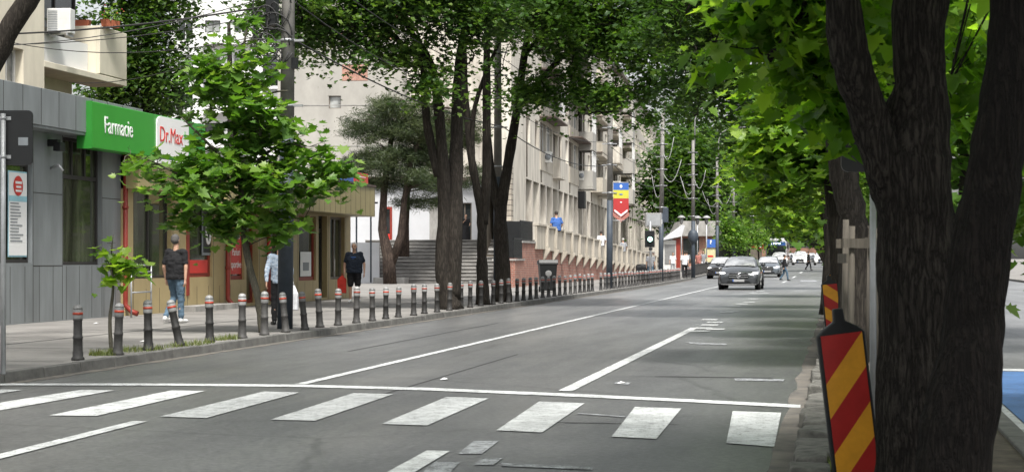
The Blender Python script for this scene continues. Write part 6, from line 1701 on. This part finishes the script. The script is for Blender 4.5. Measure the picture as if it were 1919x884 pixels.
# woman behind the first pole
b = onfoot(524, 33.4, vz)
person('woman in patterned blue top and dark trousers behind the first concrete pole', b, math.pi + .5, dict(elL=(.28, .08, 1.14), wrL=(.30, .14, .90), anR=(-.1, .18, .11), knR=(-.10, -.02, .52)), 'clpat', 'tblack', style='long', hair='haird', scale=.93, vox=.013)
t = thing('shopping_bag', 'white plastic carrier bag right of the first concrete pole', 'bag', onfoot(549, 33.0, vz + .30), 0)
c = MB(); c.add([(-.1, -.06, 0), (.1, -.06, 0), (.1, .06, 0), (-.1, .06, 0), (-.12, -.05, .3), (.11, -.05, .32), (.1, .05, .3), (-.12, .05, .3), (-.02, 0, .5), (.03, 0, .5)], [(0, 3, 2, 1), (0, 1, 5, 4), (1, 2, 6, 5), (2, 3, 7, 6), (3, 0, 4, 7), (4, 5, 9, 8), (6, 7, 8, 9), (5, 6, 9), (7, 4, 8)]); c.build('bag_body', 'clwhite', t, bevel=.015)
c = MB(); c.tube([(-.01, 0, .48), (-.005, 0, .58), (.02, 0, .48)], .008, 6); c.build('handle', 'clwhite', t)
# woman in black at the door
b = P(873, 0, 104.0); b.z = 2.44
pw_ = person('woman in a long black dress standing at the doorway above the stairs', b, .4, dict(elR=(-.26, -.02, 1.14), wrR=(-.14, -.18, 1.30), elL=(.26, -.05, 1.13), wrL=(.20, -.22, 1.05)), 'tblack', 'tblack', style='short', legs='dress', hair='haird', scale=.95, vox=.02)
t = thing('handbag', 'tan shoulder bag of the woman in the black dress', 'bag', b + Vector((-.30, -.14, .98)), 0)
MB().box(-.13, .13, -.05, .05, 0, .22).build('bag_body', 'leather', t, bevel=.02); c = MB(); c.tube([(-.1, 0, .2), (.05, .05, .42), (.1, 0, .2)], .01, 6); c.build('strap', 'leather', t)
# men sitting on the parapet
sit = dict(pel=(0, 0, .10), che=(0, -.02, .42), nek=(0, -.02, .63), hed=(0, -.05, .79), shR=(-.20, -.02, .56), elR=(-.30, .02, .30), wrR=(-.26, -.12, .12), shL=(.20, -.02, .56), elL=(.30, .02, .30), wrL=(.26, -.12, .12),
           hiR=(-.10, -.02, .08), knR=(-.13, -.42, .10), anR=(-.12, -.44, -.34), hiL=(.10, -.02, .08), knL=(.13, -.42, .10), anL=(.12, -.44, -.34))
yb = YX(1043, -14.45); person('man in bright blue shirt sitting on the terrace parapet with his back turned', (-14.45, yb, CAMH + (484 - 432) * dX(1043, -14.45) / FPX - .02), -2.55, sit, 'clblue', 'shortb', vox=.02, girth=1.2, hair='haird', scale=1.12)
yb = YX(1127, -14.45); person('man in white shirt sitting on the parapet left of the banner pole', (-14.45, yb, CAMH + (484 - 460) * dX(1127, -14.45) / FPX - .02), -2.55, sit, 'clwhite', 'jean', vox=.02, hair='haird')
yb = YX(1168, -14.45); person('person in grey shirt sitting on the parapet below the banner', (-14.45, yb, CAMH + (484 - 471) * dX(1168, -14.45) / FPX - .02), -2.4, sit, 'clgrey', 'jean', vox=.025, hair='hairg')
walk = dict(knR=(-.10, -.16, .52), anR=(-.10, -.22, .09), knL=(.10, .02, .50), anL=(.10, .26, .14), wrR=(-.25, .10, .90), wrL=(.25, -.16, .92))
walk2 = dict(knL=(.10, -.16, .52), anL=(.10, -.20, .09), knR=(-.10, .02, .50), anR=(-.10, .24, .14), wrL=(.25, .10, .90), wrR=(-.25, -.16, .92))
for (px, d, rot, pose, top, bot, st_, hr, sc, lab, leg, on) in [
    (1283, 111, math.pi, walk, 'clwhite', 'tblack', 'short', 'haird', 1.0, 'person in white shirt and dark trousers stepping through the gap in the far fence', 'trousers', .12),
    (1261, 127, .3, {}, 'clwhite', 'clgrey', 'short', 'haird', .95, 'person in a white top standing before the silver kiosk', 'trousers', .12),
    (1287, 130, math.pi, walk2, 'clgrey', 'tblack', 'short', 'haird', 1.0, 'person in grey top walking behind the fence gap', 'trousers', .12),
    (1333, 146, .4, {}, 'clred', 'tblack', 'short', 'haird', 1.0, 'person in a bright red top behind the black car', 'trousers', .12),
    (1318, 142, 0, walk, 'clgrey', 'clwhite', 'short', 'haird', 1.0, 'person in grey top and white trousers near the pale yellow kiosk', 'trousers', .12),
    (1309, 140, 0, walk2, 'clpink', 'clpink', 'short', 'haird', .95, 'person in dull pink clothes beside the round cable box pole', 'trousers', .12),
    (1219, 98, math.pi, {}, 'clgrey', 'jean', 'short', 'hairg', .95, 'person in pale grey shirt beside the traffic light post', 'trousers', .12),
    (1470, 108, R90 + .3, walk, 'tblack', 'jean', 'long', 'haird', .94, 'pedestrian in dark top crossing the road right of the blue grey car', 'trousers', 0),
    (1515, 158, R90 + .3, walk, 'tblack', 'tblack', 'long', 'haird', 1.0, 'pedestrian in dark clothes crossing the road before the two white cars', 'trousers', 0)]:
    q = P(px, 0, d); q.z = on + rise(q.y) + .003
    person(lab, q, rot, pose, top, bot, st_, leg, hr, 'black', .022, sc)
